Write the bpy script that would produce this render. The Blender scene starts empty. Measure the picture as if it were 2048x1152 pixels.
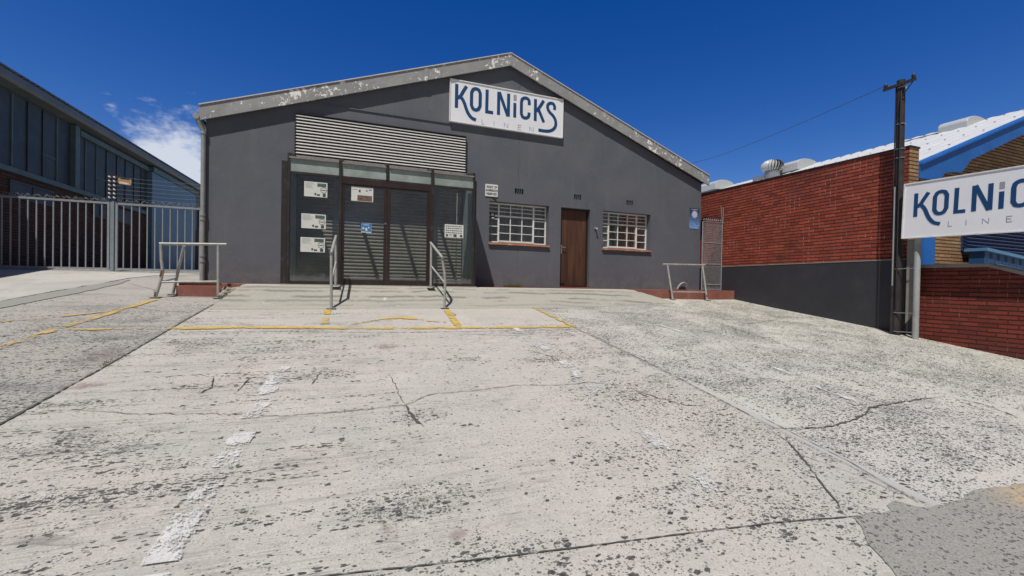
import bpy, bmesh, math, random
from mathutils import Vector, Matrix
random.seed(7)
scene = bpy.context.scene
COL = scene.collection
rad = math.radians

# ------------------------------------------------------------------ camera
YAW, PITCH, ROLL = rad(20.0585), rad(-0.5297), rad(1.0046)
f = Vector((math.sin(YAW)*math.cos(PITCH), math.cos(YAW)*math.cos(PITCH), math.sin(PITCH)))
r0 = Vector((math.cos(YAW), -math.sin(YAW), 0)); u0 = r0.cross(f)
r2 = r0*math.cos(ROLL) + u0*math.sin(ROLL); u2 = -r0*math.sin(ROLL) + u0*math.cos(ROLL)
cd = bpy.data.cameras.new("camera"); cam = bpy.data.objects.new("camera", cd); COL.objects.link(cam)
M = Matrix((r2, u2, -f)).transposed().to_4x4(); cam.matrix_world = M
cd.lens = 36*835.3/2048; cd.sensor_width = 36; cd.clip_start = 0.05; cd.clip_end = 2000
scene.camera = cam
scene.render.resolution_x = 1024; scene.render.resolution_y = 576

# ------------------------------------------------------------------ light
SUN = Vector((-0.33, -0.43, 1.0)).normalized()
elev = math.asin(SUN.z); azim = math.atan2(SUN.x, SUN.y)
world = bpy.data.worlds.new("World"); scene.world = world; world.use_nodes = True
wn = world.node_tree; wn.nodes.clear()
sl = bpy.data.lights.new("sun", 'SUN'); sl.energy = 4.3; sl.angle = rad(0.53); sl.color = (1.0, 0.955, 0.88)
so = bpy.data.objects.new("sun", sl); COL.objects.link(so); so.rotation_euler = SUN.to_track_quat('Z', 'Y').to_euler()
so.location = (-8, -10, 25)
scene.view_settings.view_transform = 'Standard'; scene.view_settings.look = 'None'
scene.view_settings.exposure = 0.0; scene.view_settings.gamma = 1.0

# ------------------------------------------------------------------ node helper
class NT:
    def __init__(s, nt): s.t = nt
    def new(s, typ, **kw):
        n = s.t.nodes.new(typ)
        for k, v in kw.items(): setattr(n, k, v)
        return n
    def put(s, sock, v):
        if isinstance(v, bpy.types.NodeSocket): s.t.links.new(v, sock)
        elif v is not None:
            if hasattr(sock.default_value, '__len__') and not hasattr(v, '__len__'): v = (v,)*len(sock.default_value)
            if hasattr(sock.default_value, '__len__') and len(sock.default_value) == 4 and len(v) == 3: v = tuple(v) + (1,)
            sock.default_value = v
    def m(s, op, a, b=None, c=None, clamp=False):
        n = s.new('ShaderNodeMath', operation=op, use_clamp=clamp)
        for i, v in enumerate((a, b, c)):
            if v is not None: s.put(n.inputs[i], v)
        return n.outputs[0]
    def vm(s, op, a, b=None):
        n = s.new('ShaderNodeVectorMath', operation=op); s.put(n.inputs[0], a)
        if b is not None: s.put(n.inputs[1], b)
        return n.outputs['Value'] if op in ('DOT_PRODUCT', 'LENGTH', 'DISTANCE') else n.outputs[0]
    def mix(s, fac, a, b, mode='MIX'):
        n = s.new('ShaderNodeMix', data_type='RGBA', blend_type=mode)
        s.put(n.inputs[0], fac); s.put(n.inputs[6], a); s.put(n.inputs[7], b); return n.outputs[2]
    def noise(s, v, scale=1, detail=4, rough=.55, dist=0, col=False):
        n = s.new('ShaderNodeTexNoise'); s.put(n.inputs['Vector'], v)
        n.inputs['Scale'].default_value = scale; n.inputs['Detail'].default_value = detail
        n.inputs['Roughness'].default_value = rough; n.inputs['Distortion'].default_value = dist
        return n.outputs['Color'] if col else n.outputs['Fac']
    def ss(s, v, a, b):           # smoothstep a..b -> 0..1 (b<a gives the inverse)
        n = s.new('ShaderNodeMapRange', interpolation_type='SMOOTHSTEP')
        s.put(n.inputs[0], v); inv = b < a
        s.put(n.inputs[1], min(a, b)); s.put(n.inputs[2], max(a, b))
        n.inputs[3].default_value = 1.0 if inv else 0.0; n.inputs[4].default_value = 0.0 if inv else 1.0
        return n.outputs[0]
    def pos(s): return s.new('ShaderNodeNewGeometry').outputs['Position']
    def xyz(s, v):
        n = s.new('ShaderNodeSeparateXYZ'); s.put(n.inputs[0], v); return n.outputs[0], n.outputs[1], n.outputs[2]
    def comb(s, x, y, z=0.0):
        n = s.new('ShaderNodeCombineXYZ'); s.put(n.inputs[0], x); s.put(n.inputs[1], y); s.put(n.inputs[2], z); return n.outputs[0]
    def bump(s, h, dist=.01, strength=1.0, normal=None):
        n = s.new('ShaderNodeBump'); s.put(n.inputs['Height'], h); n.inputs['Distance'].default_value = dist
        n.inputs['Strength'].default_value = strength
        if normal is not None: s.put(n.inputs['Normal'], normal)
        return n.outputs[0]
    def bsdf(s, col, rough=.7, metal=0.0, normal=None, spec=.5):
        n = s.new('ShaderNodeBsdfPrincipled'); s.put(n.inputs['Base Color'], col); s.put(n.inputs['Roughness'], rough)
        s.put(n.inputs['Metallic'], metal); s.put(n.inputs['Specular IOR Level'], spec)
        if normal is not None: s.put(n.inputs['Normal'], normal)
        return n.outputs[0]
    def mixs(s, fac, a, b):
        n = s.new('ShaderNodeMixShader'); s.put(n.inputs[0], fac); s.t.links.new(a, n.inputs[1]); s.t.links.new(b, n.inputs[2]); return n.outputs[0]
    def out(s, sh):
        o = s.new('ShaderNodeOutputMaterial'); s.t.links.new(sh, o.inputs[0])

def mat(name):
    m = bpy.data.materials.new(name); m.use_nodes = True; m.node_tree.nodes.clear(); return m, NT(m.node_tree)

# ------------------------------------------------------------------ sky
w = NT(wn)
sky = w.new('ShaderNodeTexSky', sky_type='NISHITA'); sky.sun_disc = False
sky.sun_elevation = elev; sky.sun_rotation = azim % (2*math.pi); sky.air_density = 1.0; sky.dust_density = 0.3; sky.ozone_density = 3.0
hs = w.new('ShaderNodeHueSaturation'); hs.inputs['Saturation'].default_value = 1.42; hs.inputs['Value'].default_value = 1.03; hs.inputs['Hue'].default_value = 0.520
wn.links.new(sky.outputs[0], hs.inputs['Color'])
d = w.new('ShaderNodeTexCoord').outputs['Generated']
dx, dy, dz = w.xyz(d)
# flat cloud layer: project the direction onto a high horizontal sheet
zz = w.m('MAXIMUM', dz, .02)
cp = w.comb(w.m('DIVIDE', dx, zz), w.m('DIVIDE', dy, zz), 0)
n1 = w.noise(w.vm('MULTIPLY', w.vm('ADD', d, (.31, .2, .1)), (9, 9, 22)), 1.0, 9, .58, .35)
n2 = w.noise(w.vm('MULTIPLY', d, (34, 34, 60)), 1.0, 6, .6, .3)
def blob(c, r, sq=(1, 1, 1)):
    dd = w.vm('LENGTH', w.vm('MULTIPLY', w.vm('SUBTRACT', d, c), sq)); return w.ss(dd, r, 0)
reg = w.m('MAXIMUM', blob((-.318, .93, .205), .20, (1.15, 1, 1.3)), w.m('MULTIPLY', blob((-.315, .91, .285), .16, (1, 1, 1.6)), .55))
reg = w.m('MAXIMUM', reg, w.m('MULTIPLY', blob((-.395, .87, .27), .075, (1, 1, 1.5)), .42))
cl = w.m('ADD', w.m('MULTIPLY', n1, .75), w.m('MULTIPLY', n2, .32))
cl = w.m('ADD', cl, w.m('MULTIPLY', w.m('SUBTRACT', reg, 1.0), .36))
cl = w.m('ADD', cl, w.m('MULTIPLY', reg, .15))
cmask = w.m('MULTIPLY', w.ss(cl, .40, .66), w.ss(reg, .0, .12))
skyc = w.mix(w.m('MULTIPLY', cmask, .9), hs.outputs[0], (7.2, 7.7, 8.6))
# unseen grey cloud added behind the camera to neutralise fill light and reflections
back_fill = w.m('MULTIPLY', w.ss(dy, .25, -.20), w.ss(w.noise(w.vm('MULTIPLY', d, (2.2, 2.2, 5)), 1.0, 5, .6), .22, .5))
skyc = w.mix(w.m('MULTIPLY', back_fill, .92), skyc, (1.15, 1.2, 1.35))
bg = w.new('ShaderNodeBackground'); w.put(bg.inputs[0], skyc); bg.inputs[1].default_value = 0.095
wo = w.new('ShaderNodeOutputWorld'); wn.links.new(bg.outputs[0], wo.inputs[0])

# ------------------------------------------------------------------ mesh helper
class MB:
    def __init__(s): s.v = []; s.f = []; s.uv = {}; s.smooth = set()
    def add(s, vs, fs, smooth=False, uvs=None):
        o = len(s.v); s.v += [tuple(v) for v in vs]
        for i, q in enumerate(fs):
            if smooth: s.smooth.add(len(s.f))
            if uvs: s.uv[len(s.f)] = uvs[i]
            s.f.append(tuple(a+o for a in q))
        return s
    def box(s, x0, x1, y0, y1, z0, z1):
        return s.add([(x0,y0,z0),(x1,y0,z0),(x1,y1,z0),(x0,y1,z0),(x0,y0,z1),(x1,y0,z1),(x1,y1,z1),(x0,y1,z1)],
                     [(0,3,2,1),(4,5,6,7),(0,1,5,4),(1,2,6,5),(2,3,7,6),(3,0,4,7)])
    def prism(s, pts, axis, a, b):   # polygon in the plane normal to axis ('x','y','z'), extruded a..b
        n = len(pts)
        def P(p, t): return {'x': (t,p[0],p[1]), 'y': (p[0],t,p[1]), 'z': (p[0],p[1],t)}[axis]
        return s.add([P(p, a) for p in pts]+[P(p, b) for p in pts],
                     [tuple(range(n)), tuple(range(2*n-1, n-1, -1))]+[(i, n+i, n+(i+1) % n, (i+1) % n) for i in range(n)])
    def tube(s, pts, r, n=12, cap=True, smooth=True):
        pts = [Vector(p) for p in pts]; rs = r if hasattr(r, '__len__') else [r]*len(pts)
        rings = []; up = None
        for i, p in enumerate(pts):
            t = ((pts[min(i+1, len(pts)-1)]-p).normalized() + (p-pts[max(i-1, 0)]).normalized()).normalized()
            if up is None: up = Vector((0,0,1)) if abs(t.z) < .9 else Vector((1,0,0))
            a = t.cross(up).normalized(); b = a.cross(t).normalized(); up = b
            rings.append([p + (a*math.cos(2*math.pi*k/n)+b*math.sin(2*math.pi*k/n))*rs[i] for k in range(n)])
        s.add([v for rg in rings for v in rg], [(i*n+k, i*n+(k+1) % n, (i+1)*n+(k+1) % n, (i+1)*n+k) for i in range(len(pts)-1) for k in range(n)], smooth)
        if cap:
            s.add(rings[0], [tuple(range(n))]); s.add(rings[-1], [tuple(range(n-1, -1, -1))])
        return s
    def grid(s, fn, nu, nv, smooth=True):
        vs = [fn(i/nu, j/nv) for j in range(nv+1) for i in range(nu+1)]
        return s.add(vs, [(j*(nu+1)+i, j*(nu+1)+i+1, (j+1)*(nu+1)+i+1, (j+1)*(nu+1)+i) for j in range(nv) for i in range(nu)], smooth)
    def build(s, name, m, parent=None, fix=True, bevel=0):
        me = bpy.data.meshes.new(name); me.from_pydata(s.v, [], s.f)
        if s.uv:
            ul = me.uv_layers.new(name='UVMap')
            for p in me.polygons:
                if p.index in s.uv:
                    for k, li in enumerate(p.loop_indices): ul.data[li].uv = s.uv[p.index][k]
        for p in me.polygons: p.use_smooth = p.index in s.smooth
        if fix:
            bm = bmesh.new(); bm.from_mesh(me); bmesh.ops.recalc_face_normals(bm, faces=bm.faces); bm.to_mesh(me); bm.free()
        me.materials.append(m)
        o = bpy.data.objects.new(name, me); COL.objects.link(o)
        if parent is not None: o.parent = parent
        if bevel:
            b = o.modifiers.new('bevel', 'BEVEL'); b.width = bevel; b.segments = 2; b.limit_method = 'ANGLE'
        return o

def tag(o, label, cat, group=None):
    o['label'] = label; o['category'] = cat
    if group: o['group'] = group
    return o
def struct(o): o['kind'] = 'structure'; return o
def empty(name, loc, label, cat, group=None):
    o = bpy.data.objects.new(name, None); COL.objects.link(o); o.empty_display_size = .2
    return tag(o, label, cat, group)          # origin stays at the world origin: parts keep world coordinates
def text(name, body, size, m, parent, loc, rot, extrude=.001, align='CENTER', sx=1.0, off=0.0):
    c = bpy.data.curves.new(name, 'FONT'); c.body = body; c.size = size; c.extrude = extrude; c.align_x = align; c.offset = off
    t = bpy.data.objects.new(name, c); COL.objects.link(t)
    dg = bpy.context.evaluated_depsgraph_get(); me = bpy.data.meshes.new_from_object(t.evaluated_get(dg))
    bpy.data.objects.remove(t); me.materials.clear(); me.materials.append(m)
    o = bpy.data.objects.new(name, me); COL.objects.link(o); o.location = loc; o.rotation_euler = rot; o.scale = (sx, 1, 1)
    if parent is not None: o.parent = parent
    return o

# ------------------------------------------------------------------ materials
def paint(name, col, rough=.6, var=.15, scale=3, metal=0.0, bump=.0, bscale=60, dirt=None, spec=.5):
    m, n = mat(name); p = n.pos()
    k = n.noise(p, scale, 6, .6); k2 = n.noise(p, scale*9, 4, .6)
    fac = n.m('ADD', n.m('MULTIPLY', k, .7), n.m('MULTIPLY', k2, .3))
    lo = tuple(c*(1-var) for c in col); hi = tuple(c*(1+var) for c in col)
    c = n.mix(n.ss(fac, .3, .7), lo, hi)
    if dirt: c = n.mix(n.m('MULTIPLY', n.ss(n.noise(p, dirt[1], 8, .65, .4), .52, .68), dirt[2]), c, dirt[0])
    nb = n.bump(n.noise(p, bscale, 5, .6), bump) if bump else None
    n.out(n.bsdf(c, n.m('ADD', rough-.06, n.m('MULTIPLY', k2, .12)), metal, nb, spec)); return m

def m_plaster():
    m, n = mat('plaster'); p = n.pos(); x, y, z = n.xyz(p)
    a = n.noise(p, .7, 5, .6, .6); b = n.noise(n.comb(n.m('MULTIPLY', x, 5), n.m('MULTIPLY', y, 5), n.m('MULTIPLY', z, .7)), 1, 6, .6)
    c = n.mix(n.ss(a, .3, .7), (.100, .107, .130), (.119, .125, .147))
    c = n.mix(n.m('MULTIPLY', n.ss(b, .52, .75), .35), c, (.145, .148, .162))
    c = n.mix(n.m('MULTIPLY', n.ss(n.noise(p, 2.2, 7, .7, .8), .6, .72), .3), c, (.082, .088, .112))
    drip = n.noise(n.comb(n.m('MULTIPLY', x, 11), 1, n.m('MULTIPLY', z, .35)), 1, 4, .6)
    c = n.mix(n.m('MULTIPLY', n.m('MULTIPLY', n.ss(drip, .56, .70), n.ss(n.noise(p, .6, 3, .6), .42, .6)), .34), c, (.078, .082, .10))
    sm = n.ss(n.noise(n.vm('MULTIPLY', p, (1.0, 1, 1.6)), 1.9, 7, .72, 1.4), .585, .63)
    c = n.mix(n.m('MULTIPLY', sm, .35), c, (.145, .148, .165))
    # splashed dirt along the foot of the wall, and a few pale scuffs
    foot = n.m('MULTIPLY', n.ss(z, .45, -.08), n.ss(n.noise(p, 3.5, 6, .65), .4, .65))
    c = n.mix(n.m('MULTIPLY', foot, .45), c, (.20, .185, .165))
    sc = n.ss(n.noise(n.comb(n.m('MULTIPLY', x, 2), y, n.m('MULTIPLY', z, 6)), 4, 3, .5, 1.2), .715, .74)
    c = n.mix(n.m('MULTIPLY', sc, .5), c, (.24, .24, .25))
    h = n.m('ADD', n.m('MULTIPLY', n.noise(p, 1.1, 3, .45), 1.0), n.m('MULTIPLY', n.noise(p, 30, 5, .65), .10))
    n.out(n.bsdf(c, n.m('ADD', .6, n.m('MULTIPLY', b, .2)), 0, n.bump(h, .02), .3)); return m

def m_fascia():
    m, n = mat('flaking_grey_paint'); p = n.pos(); x, y, z = n.xyz(p)
    # running coordinate along the slope, and across it
    ax = n.m('ABSOLUTE', n.m('SUBTRACT', x, 3.37)); t = n.m('SUBTRACT', n.m('ADD', z, n.m('MULTIPLY', ax, .375)), 5.30)
    a = n.noise(p, 1.2, 4, .6); c = n.mix(n.ss(a, .3, .7), (.245, .25, .25), (.31, .315, .31))
    c = n.mix(n.m('MULTIPLY', n.ss(n.noise(n.comb(n.m('MULTIPLY', x, 7), y, n.m('MULTIPLY', z, 2)), 1, 6, .65), .5, .75), .45), c, (.19, .195, .19))
    clus = n.ss(n.noise(n.comb(x, 3.3, 0), 1.15, 3, .6), .40, .62)
    fl = n.noise(p, 10.5, 6, .62, .5)
    pe = n.ss(n.m('ADD', fl, n.m('MULTIPLY', clus, .14)), .675, .685)
    c = n.mix(pe, c, (.78, .76, .72))
    n.out(n.bsdf(c, .55, 0, n.bump(n.m('SUBTRACT', n.noise(p, 3, 3, .5), n.m('MULTIPLY', pe, .12)), .02), .4)); return m

def m_brick(name, axis, c1, c2, mort, L=.235, Hh=.0745, tick=(.5, .33, .27), tickamt=.5, grime=(.05, .03, .028), gr=.5, deep=.02):
    m, n = mat(name); p = n.pos(); x, y, z = n.xyz(p)
    h = y if axis == 'x' else x
    wob = n.m('MULTIPLY', n.m('SUBTRACT', n.noise(p, 1.1, 3, .5), .5), .02)
    zz = n.m('ADD', z, wob)
    row = n.m('FLOOR', n.m('DIVIDE', zz, Hh))
    wn_ = n.new('ShaderNodeTexWhiteNoise', noise_dimensions='1D'); n.put(wn_.inputs['W'], row)
    hh = n.m('ADD', n.m('DIVIDE', h, L), n.m('ADD', n.m('MULTIPLY', n.m('MODULO', n.m('ABSOLUTE', row), 2.0), .5), n.m('MULTIPLY', wn_.outputs['Value'], .12)))
    colm = n.m('FLOOR', hh)
    fr = n.m('FRACT', n.m('DIVIDE', zz, Hh)); fc = n.m('FRACT', hh)
    rough_e = n.m('MULTIPLY', n.m('SUBTRACT', n.noise(p, 26, 4, .6), .5), .22)
    eh = n.m('MINIMUM', fr, n.m('SUBTRACT', 1.0, fr)); ev = n.m('MULTIPLY', n.m('MINIMUM', fc, n.m('SUBTRACT', 1.0, fc)), L/Hh)
    hm = n.ss(n.m('ADD', eh, rough_e), .18, .10); vmk = n.ss(n.m('ADD', ev, rough_e), .11, .05)
    w2 = n.new('ShaderNodeTexWhiteNoise', noise_dimensions='2D'); n.put(w2.inputs['Vector'], n.comb(row, colm, 0))
    rv = w2.outputs['Value']
    c = n.mix(rv, c1, c2)
    c = n.mix(n.m('MULTIPLY', n.ss(n.m('FRACT', n.m('MULTIPLY', rv, 7.3)), .86, .97), .45), c, tuple(k*.45 for k in c1))
    c = n.mix(n.m('MULTIPLY', n.ss(n.noise(p, 18, 6, .7), .45, .75), .4), c, tuple(k*.5 for k in c1))
    c = n.mix(n.m('MULTIPLY', n.ss(n.noise(p, .9, 6, .65, .5), .45, .7), gr), c, grime)
    tk = n.m('MULTIPLY', vmk, n.ss(n.noise(p, 2.1, 4, .7), .44, .6))
    c = n.mix(hm, c, mort)
    c = n.mix(n.m('MULTIPLY', tk, tickamt), c, tick)
    c = n.mix(n.m('MULTIPLY', n.m('SUBTRACT', 1.0, n.ss(n.noise(p, 2.1, 4, .7), .44, .6)), n.m('MULTIPLY', vmk, .8)), c, mort)
    eff = n.m('MULTIPLY', n.ss(n.noise(p, 5, 8, .75, .5), .66, .74), .35)
    c = n.mix(eff, c, (.45, .36, .31))
    hgt = n.m('ADD', n.m('SUBTRACT', 1.0, n.m('MAXIMUM', hm, n.m('MULTIPLY', vmk, .6))), n.m('ADD', n.m('MULTIPLY', n.noise(p, 45, 5, .7), .25), n.m('MULTIPLY', rv, .12)))
    n.out(n.bsdf(c, .82, 0, n.bump(hgt, deep), .25)); return m

def spots(n, p, scale, dens, rlo=.16, rhi=.42, warp=.35, seed=0.0, stretch=(1, 1, 1)):
    """dark stone chips: voronoi cells switched on by chance"""
    q = n.vm('MULTIPLY', n.vm('ADD', p, (seed, seed*1.7, 0)), stretch)
    wv = n.vm('SUBTRACT', n.noise(q, scale*1.3, 4, .65, 0, True), (.5, .5, .5))
    q = n.vm('ADD', q, n.vm('MULTIPLY', wv, (warp*2.2/scale,)*3))
    q = n.vm('MULTIPLY', q, (1, 1, 0))
    v = n.new('ShaderNodeTexVoronoi', feature='F1', voronoi_dimensions='2D'); n.put(v.inputs['Vector'], q)
    v.inputs['Scale'].default_value = scale; v.inputs['Randomness'].default_value = 1.0
    r, g, b = n.xyz(v.outputs['Color'])
    on = n.m('LESS_THAN', r, dens)
    rr = n.m('ADD', rlo, n.m('MULTIPLY', n.m('POWER', g, 1.8), rhi-rlo))
    return n.m('MULTIPLY', on, n.ss(n.m('DIVIDE', v.outputs['Distance'], rr), 1.04, .86))

def m_ground(name, mode='slab'):
    m, n = mat(name); p = n.pos(); x, y, z = n.xyz(p)
    big = n.noise(p, .45, 5, .6, .5); med = n.noise(p, 2.3, 6, .65, .4); fine = n.noise(p, 60, 5, .7); mid2 = n.noise(p, 14, 5, .65)
    streak = n.noise(n.comb(n.m('MULTIPLY', x, .9), n.m('MULTIPLY', y, 17), 0), 1, 6, .62, .6)
    streak2 = n.noise(n.comb(n.m('MULTIPLY', x, 2.4), n.m('MULTIPLY', y, 42), 4), 1, 5, .6, .4)
    base = n.mix(n.ss(big, .35, .65), (.485, .455, .405), (.52, .465, .425))
    base = n.mix(n.m('MULTIPLY', n.ss(med, .4, .7), .5), base, (.455, .445, .375))
    base = n.mix(n.m('MULTIPLY', n.ss(fine, .35, .75), .55), base, (.36, .34, .305))
    base = n.mix(n.m('MULTIPLY', n.ss(mid2, .5, .8), .45), base, (.60, .575, .535))
    base = n.mix(n.m('MULTIPLY', n.ss(n.noise(p, 210, 3, .65), .50, .70), .62), base, (.21, .20, .18)); base = n.mix(n.m('MULTIPLY', n.ss(n.noise(p, 120, 4, .7), .57, .70), .5), base, (.78, .76, .72))
    if mode == 'slab':
        right = n.ss(n.m('ADD', x, n.m('MULTIPLY', n.m('SUBTRACT', n.noise(p, 3, 3, .6), .5), .06)), 3.33, 3.37)
        left = n.ss(x, -2.25, -2.29)
        farR = n.m('MULTIPLY', n.ss(x, 5.6, 7.6), right)
        centre = n.m('MULTIPLY', n.m('SUBTRACT', 1.0, right), n.m('SUBTRACT', 1.0, left))
        # broom / tamping streaks run parallel to the building, strongest on the left of the centre slab
        sm = n.m('MULTIPLY', n.m('ADD', n.m('MULTIPLY', n.ss(x, 2.4, -1.0), .70), .30), n.m('SUBTRACT', 1.0, right))
        st = n.m('MULTIPLY', n.ss(streak, .55, .68), sm)
        base = n.mix(n.m('MULTIPLY', st, .5), base, (.25, .24, .22))
        base = n.mix(n.m('MULTIPLY', n.ss(streak2, .56, .72), n.m('MULTIPLY', sm, .4)), base, (.27, .26, .235))
        # long thin scored lines and a fine comb texture
        def lines(sx, sy, wd, off, msk, amt, col=(.17, .16, .145)):
            nv = n.noise(n.comb(n.m('MULTIPLY', x, sx), n.m('MULTIPLY', n.m('ADD', y, n.m('MULTIPLY', x, .02)), sy), off), 1, 3, .55, .25)
            l_ = n.m('MULTIPLY', n.ss(n.m('ABSOLUTE', n.m('SUBTRACT', nv, .5)), wd, 0), msk); return l_, amt, col
        pm = n.ss(n.noise(n.comb(n.m('MULTIPLY', x, .7), n.m('MULTIPLY', y, 2.2), 3), 1, 4, .6), .44, .58)
        for sx, sy, wd, off, amt in ((.55, 9, .016, 1, .75), (.8, 21, .035, 5, .5), (1.6, 48, .06, 8, .38)):
            l_, amt, col = lines(sx, sy, wd, off, n.m('MULTIPLY', pm, n.m('MULTIPLY', n.ss(n.noise(p, 5, 4, .7), .40, .58), n.m('ADD', .12, n.m('MULTIPLY', sm, .9)))), amt)
            base = n.mix(n.m('MULTIPLY', l_, amt), base, col)
        base = n.mix(n.m('MULTIPLY', n.ss(n.noise(p, 95, 4, .75), .52, .62), .50), base, (.24, .225, .20))
        base = n.mix(n.m('MULTIPLY', n.ss(n.noise(p, 33, 6, .8, .8), .54, .64), .38), base, (.26, .25, .225))
        # pinkish and yellowish tints
        base = n.mix(n.m('MULTIPLY', n.ss(n.noise(p, .55, 6, .65, 1.2), .46, .66), .42), base, (.39, .38, .355))
        base = n.mix(n.m('MULTIPLY', n.ss(n.noise(n.vm('ADD', p, (9, 4, 0)), .9, 6, .65, 1.0), .54, .70), .16), base, (.62, .60, .565))
        base = n.mix(n.m('MULTIPLY', n.ss(n.noise(p, .8, 4, .6), .5, .7), .35), base, (.53, .47, .42))
        base = n.mix(n.m('MULTIPLY', farR, .55), base, (.44, .425, .34))
        base = n.mix(n.m('MULTIPLY', left, .62), base, (.335, .315, .285))
        base = n.mix(n.m('MULTIPLY', right, .25), base, (.55, .54, .50))
        # a strip of smoother grey beside the right-hand joint
        strip = n.m('MULTIPLY', n.ss(n.m('ABSOLUTE', n.m('SUBTRACT', x, 3.40)), .055, .025), n.ss(y, 4.2, 2.6))
        # chip density
        cl = n.noise(p, 1.35, 5, .65, .7); cl2 = n.noise(p, 4.2, 4, .6, .4)
        dR = n.m('ADD', .42, n.m('MULTIPLY', n.m('SUBTRACT', cl, .5), 2.3))
        dR = n.m('SUBTRACT', dR, n.m('MULTIPLY', n.ss(y, 8.0, 9.0), .2)); dR = n.m('SUBTRACT', dR, n.m('MULTIPLY', strip, 1.0))
        dC = n.m('ADD', n.m('MULTIPLY', n.ss(x, 1.3, 3.4), .30), n.m('MULTIPLY', n.ss(cl, .56, .70), .50))
        dC = n.m('MULTIPLY', n.m('ADD', dC, .05), n.ss(cl2, .42, .56))
        dC = n.m('MULTIPLY', dC, n.ss(y, 7.2, 5.8))
        dL = n.m('ADD', .34, n.m('MULTIPLY', n.m('SUBTRACT', cl, .5), 1.6)); dL = n.m('MULTIPLY', dL, n.ss(y, 9.5, 6.0))
        dR = n.m('SUBTRACT', dR, .02)
        for (cx, cy, rx, ry, am) in ((.28,2.33,.34,.13,.85), (-1.55,2.8,.7,.10,.75), (-1.75,3.43,.32,.16,.8), (-1.2,3.03,.5,.05,.6), (1.95,1.95,.5,.2,.45), (2.24,1.70,.45,.16,.6), (2.5,3.4,.5,.35,.6), (3.0,2.75,.45,.5,.45), (-1.75,5.7,.3,.22,.8),
                                    (-.85,5.4,.5,.15,.5), (1.1,1.62,.8,.14,.35), (.5,1.86,.5,.06,.5), (1.9,2.45,.5,.18,.35), (.42,3.38,.18,.10,.8), (2.3,4.6,.4,.12,.7), (-.3,4.5,.35,.12,.7), (2.2,5.9,.5,.10,.5), (-2.0,4.1,.4,.06,.6)):
            q = n.comb(n.m('DIVIDE', n.m('SUBTRACT', x, cx), rx), n.m('DIVIDE', n.m('SUBTRACT', y, cy), ry), 0)
            q = n.m('ADD', n.vm('LENGTH', q), n.m('MULTIPLY', n.m('SUBTRACT', cl2, .5), 3.2))
            dC = n.m('MAXIMUM', dC, n.m('MULTIPLY', n.ss(q, 1.5, .2), am*.72))
        dens = n.m('ADD', n.m('MULTIPLY', right, dR), n.m('ADD', n.m('MULTIPLY', centre, dC), n.m('MULTIPLY', left, dL)))
        s1 = spots(n, p, 27, n.m('MULTIPLY', dens, 1.15), .12, .46, .55, 0, (.72, 1.2, 1)); s2 = spots(n, p, 52, n.m('MULTIPLY', dens, 1.0), .2, .5, .4, 7.3, (.75, 1.2, 1))
        s3 = n.m('MULTIPLY', spots(n, p, 13, n.m('MULTIPLY', dens, .07), .06, .20, .8, 3.1), centre)
        s5 = n.m('MULTIPLY', spots(n, p, 85, n.m('ADD', .05, n.m('MULTIPLY', dens, .9)), .2, .5, .5, 11.0, (.8, 1.2, 1)), .7)
        sp = n.m('MAXIMUM', n.m('MAXIMUM', n.m('MAXIMUM', s1, s5), n.m('MULTIPLY', s2, .85)), s3)
        sp = n.m('MULTIPLY', sp, n.ss(n.noise(p, 70, 4, .75), .27, .33))
        # chips washed out in rows along the tamping ridges
        rowm = n.m('MULTIPLY', n.ss(n.noise(n.comb(n.m('MULTIPLY', x, .6), n.m('MULTIPLY', y, 7), 9), 1, 3, .5, .3), .55, .60), n.m('MULTIPLY', n.ss(x, .9, -.6), centre))
        s4 = spots(n, p, 30, n.m('MULTIPLY', rowm, .75), .2, .45, .5, 1.7, (.55, 1.5, 1)); sp = n.m('MAXIMUM', sp, s4)
        chip = n.mix(n.ss(n.noise(p, 40, 3, .6), .3, .7), (.028, .028, .030), (.11, .105, .10))
        base = n.mix(n.m('MULTIPLY', strip, .6), base, (.36, .355, .345))
        base = n.mix(n.m('MULTIPLY', sp, .95), base, chip)
        # soft grey soiling where the chips are thick
        base = n.mix(n.m('MULTIPLY', n.ss(dens, .45, .95), n.m('ADD', .08, n.m('MULTIPLY', right, .08))), base, (.20, .195, .185))
        # darker wheel-worn band crossing the driveway on the left, brown oil spots
        tyre = n.m('MULTIPLY', left, n.m('MULTIPLY', n.ss(n.noise(n.comb(x, n.m('MULTIPLY', y, 2.5), 0), 1.0, 5, .65, .5), .48, .66), .45))
        base = n.mix(tyre, base, (.17, .165, .16))
        for (cx, cy, rx, ry, cc, amt) in ((.32, 5.42, .17, .15, (.20, .155, .12), .75), (-2.13, 4.50, .10, .09, (.20, .13, .12), .75), (-2.45, 5.35, .2, .45, (.17, .145, .14), .65),
                                          (-2.9, 7.0, .5, .14, (.2, .19, .17), .6), (.47, 2.02, .05, .05, (.23, .17, .16), .7), (.15, 2.15, .05, .04, (.25, .19, .17), .6), (1.7, 3.0, .12, .1, (.24, .2, .18), .35)):
            q = n.comb(n.m('DIVIDE', n.m('SUBTRACT', x, cx), rx), n.m('DIVIDE', n.m('SUBTRACT', y, cy), ry), 0)
            dd = n.m('ADD', n.vm('LENGTH', q), n.m('MULTIPLY', n.m('SUBTRACT', n.noise(p, 15, 7, .75, .8), .5), 4.2))
            base = n.mix(n.m('MULTIPLY', n.ss(dd, 1.1, .3), amt*.85), base, cc)
        # narrow soiled edge right along the joints
        for jx in (-2.27, 3.345):
            e = n.ss(n.m('ABSOLUTE', n.m('SUBTRACT', x, jx)), .045, .0)
            base = n.mix(n.m('MULTIPLY', e, .35), base, (.17, .16, .15))
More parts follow.
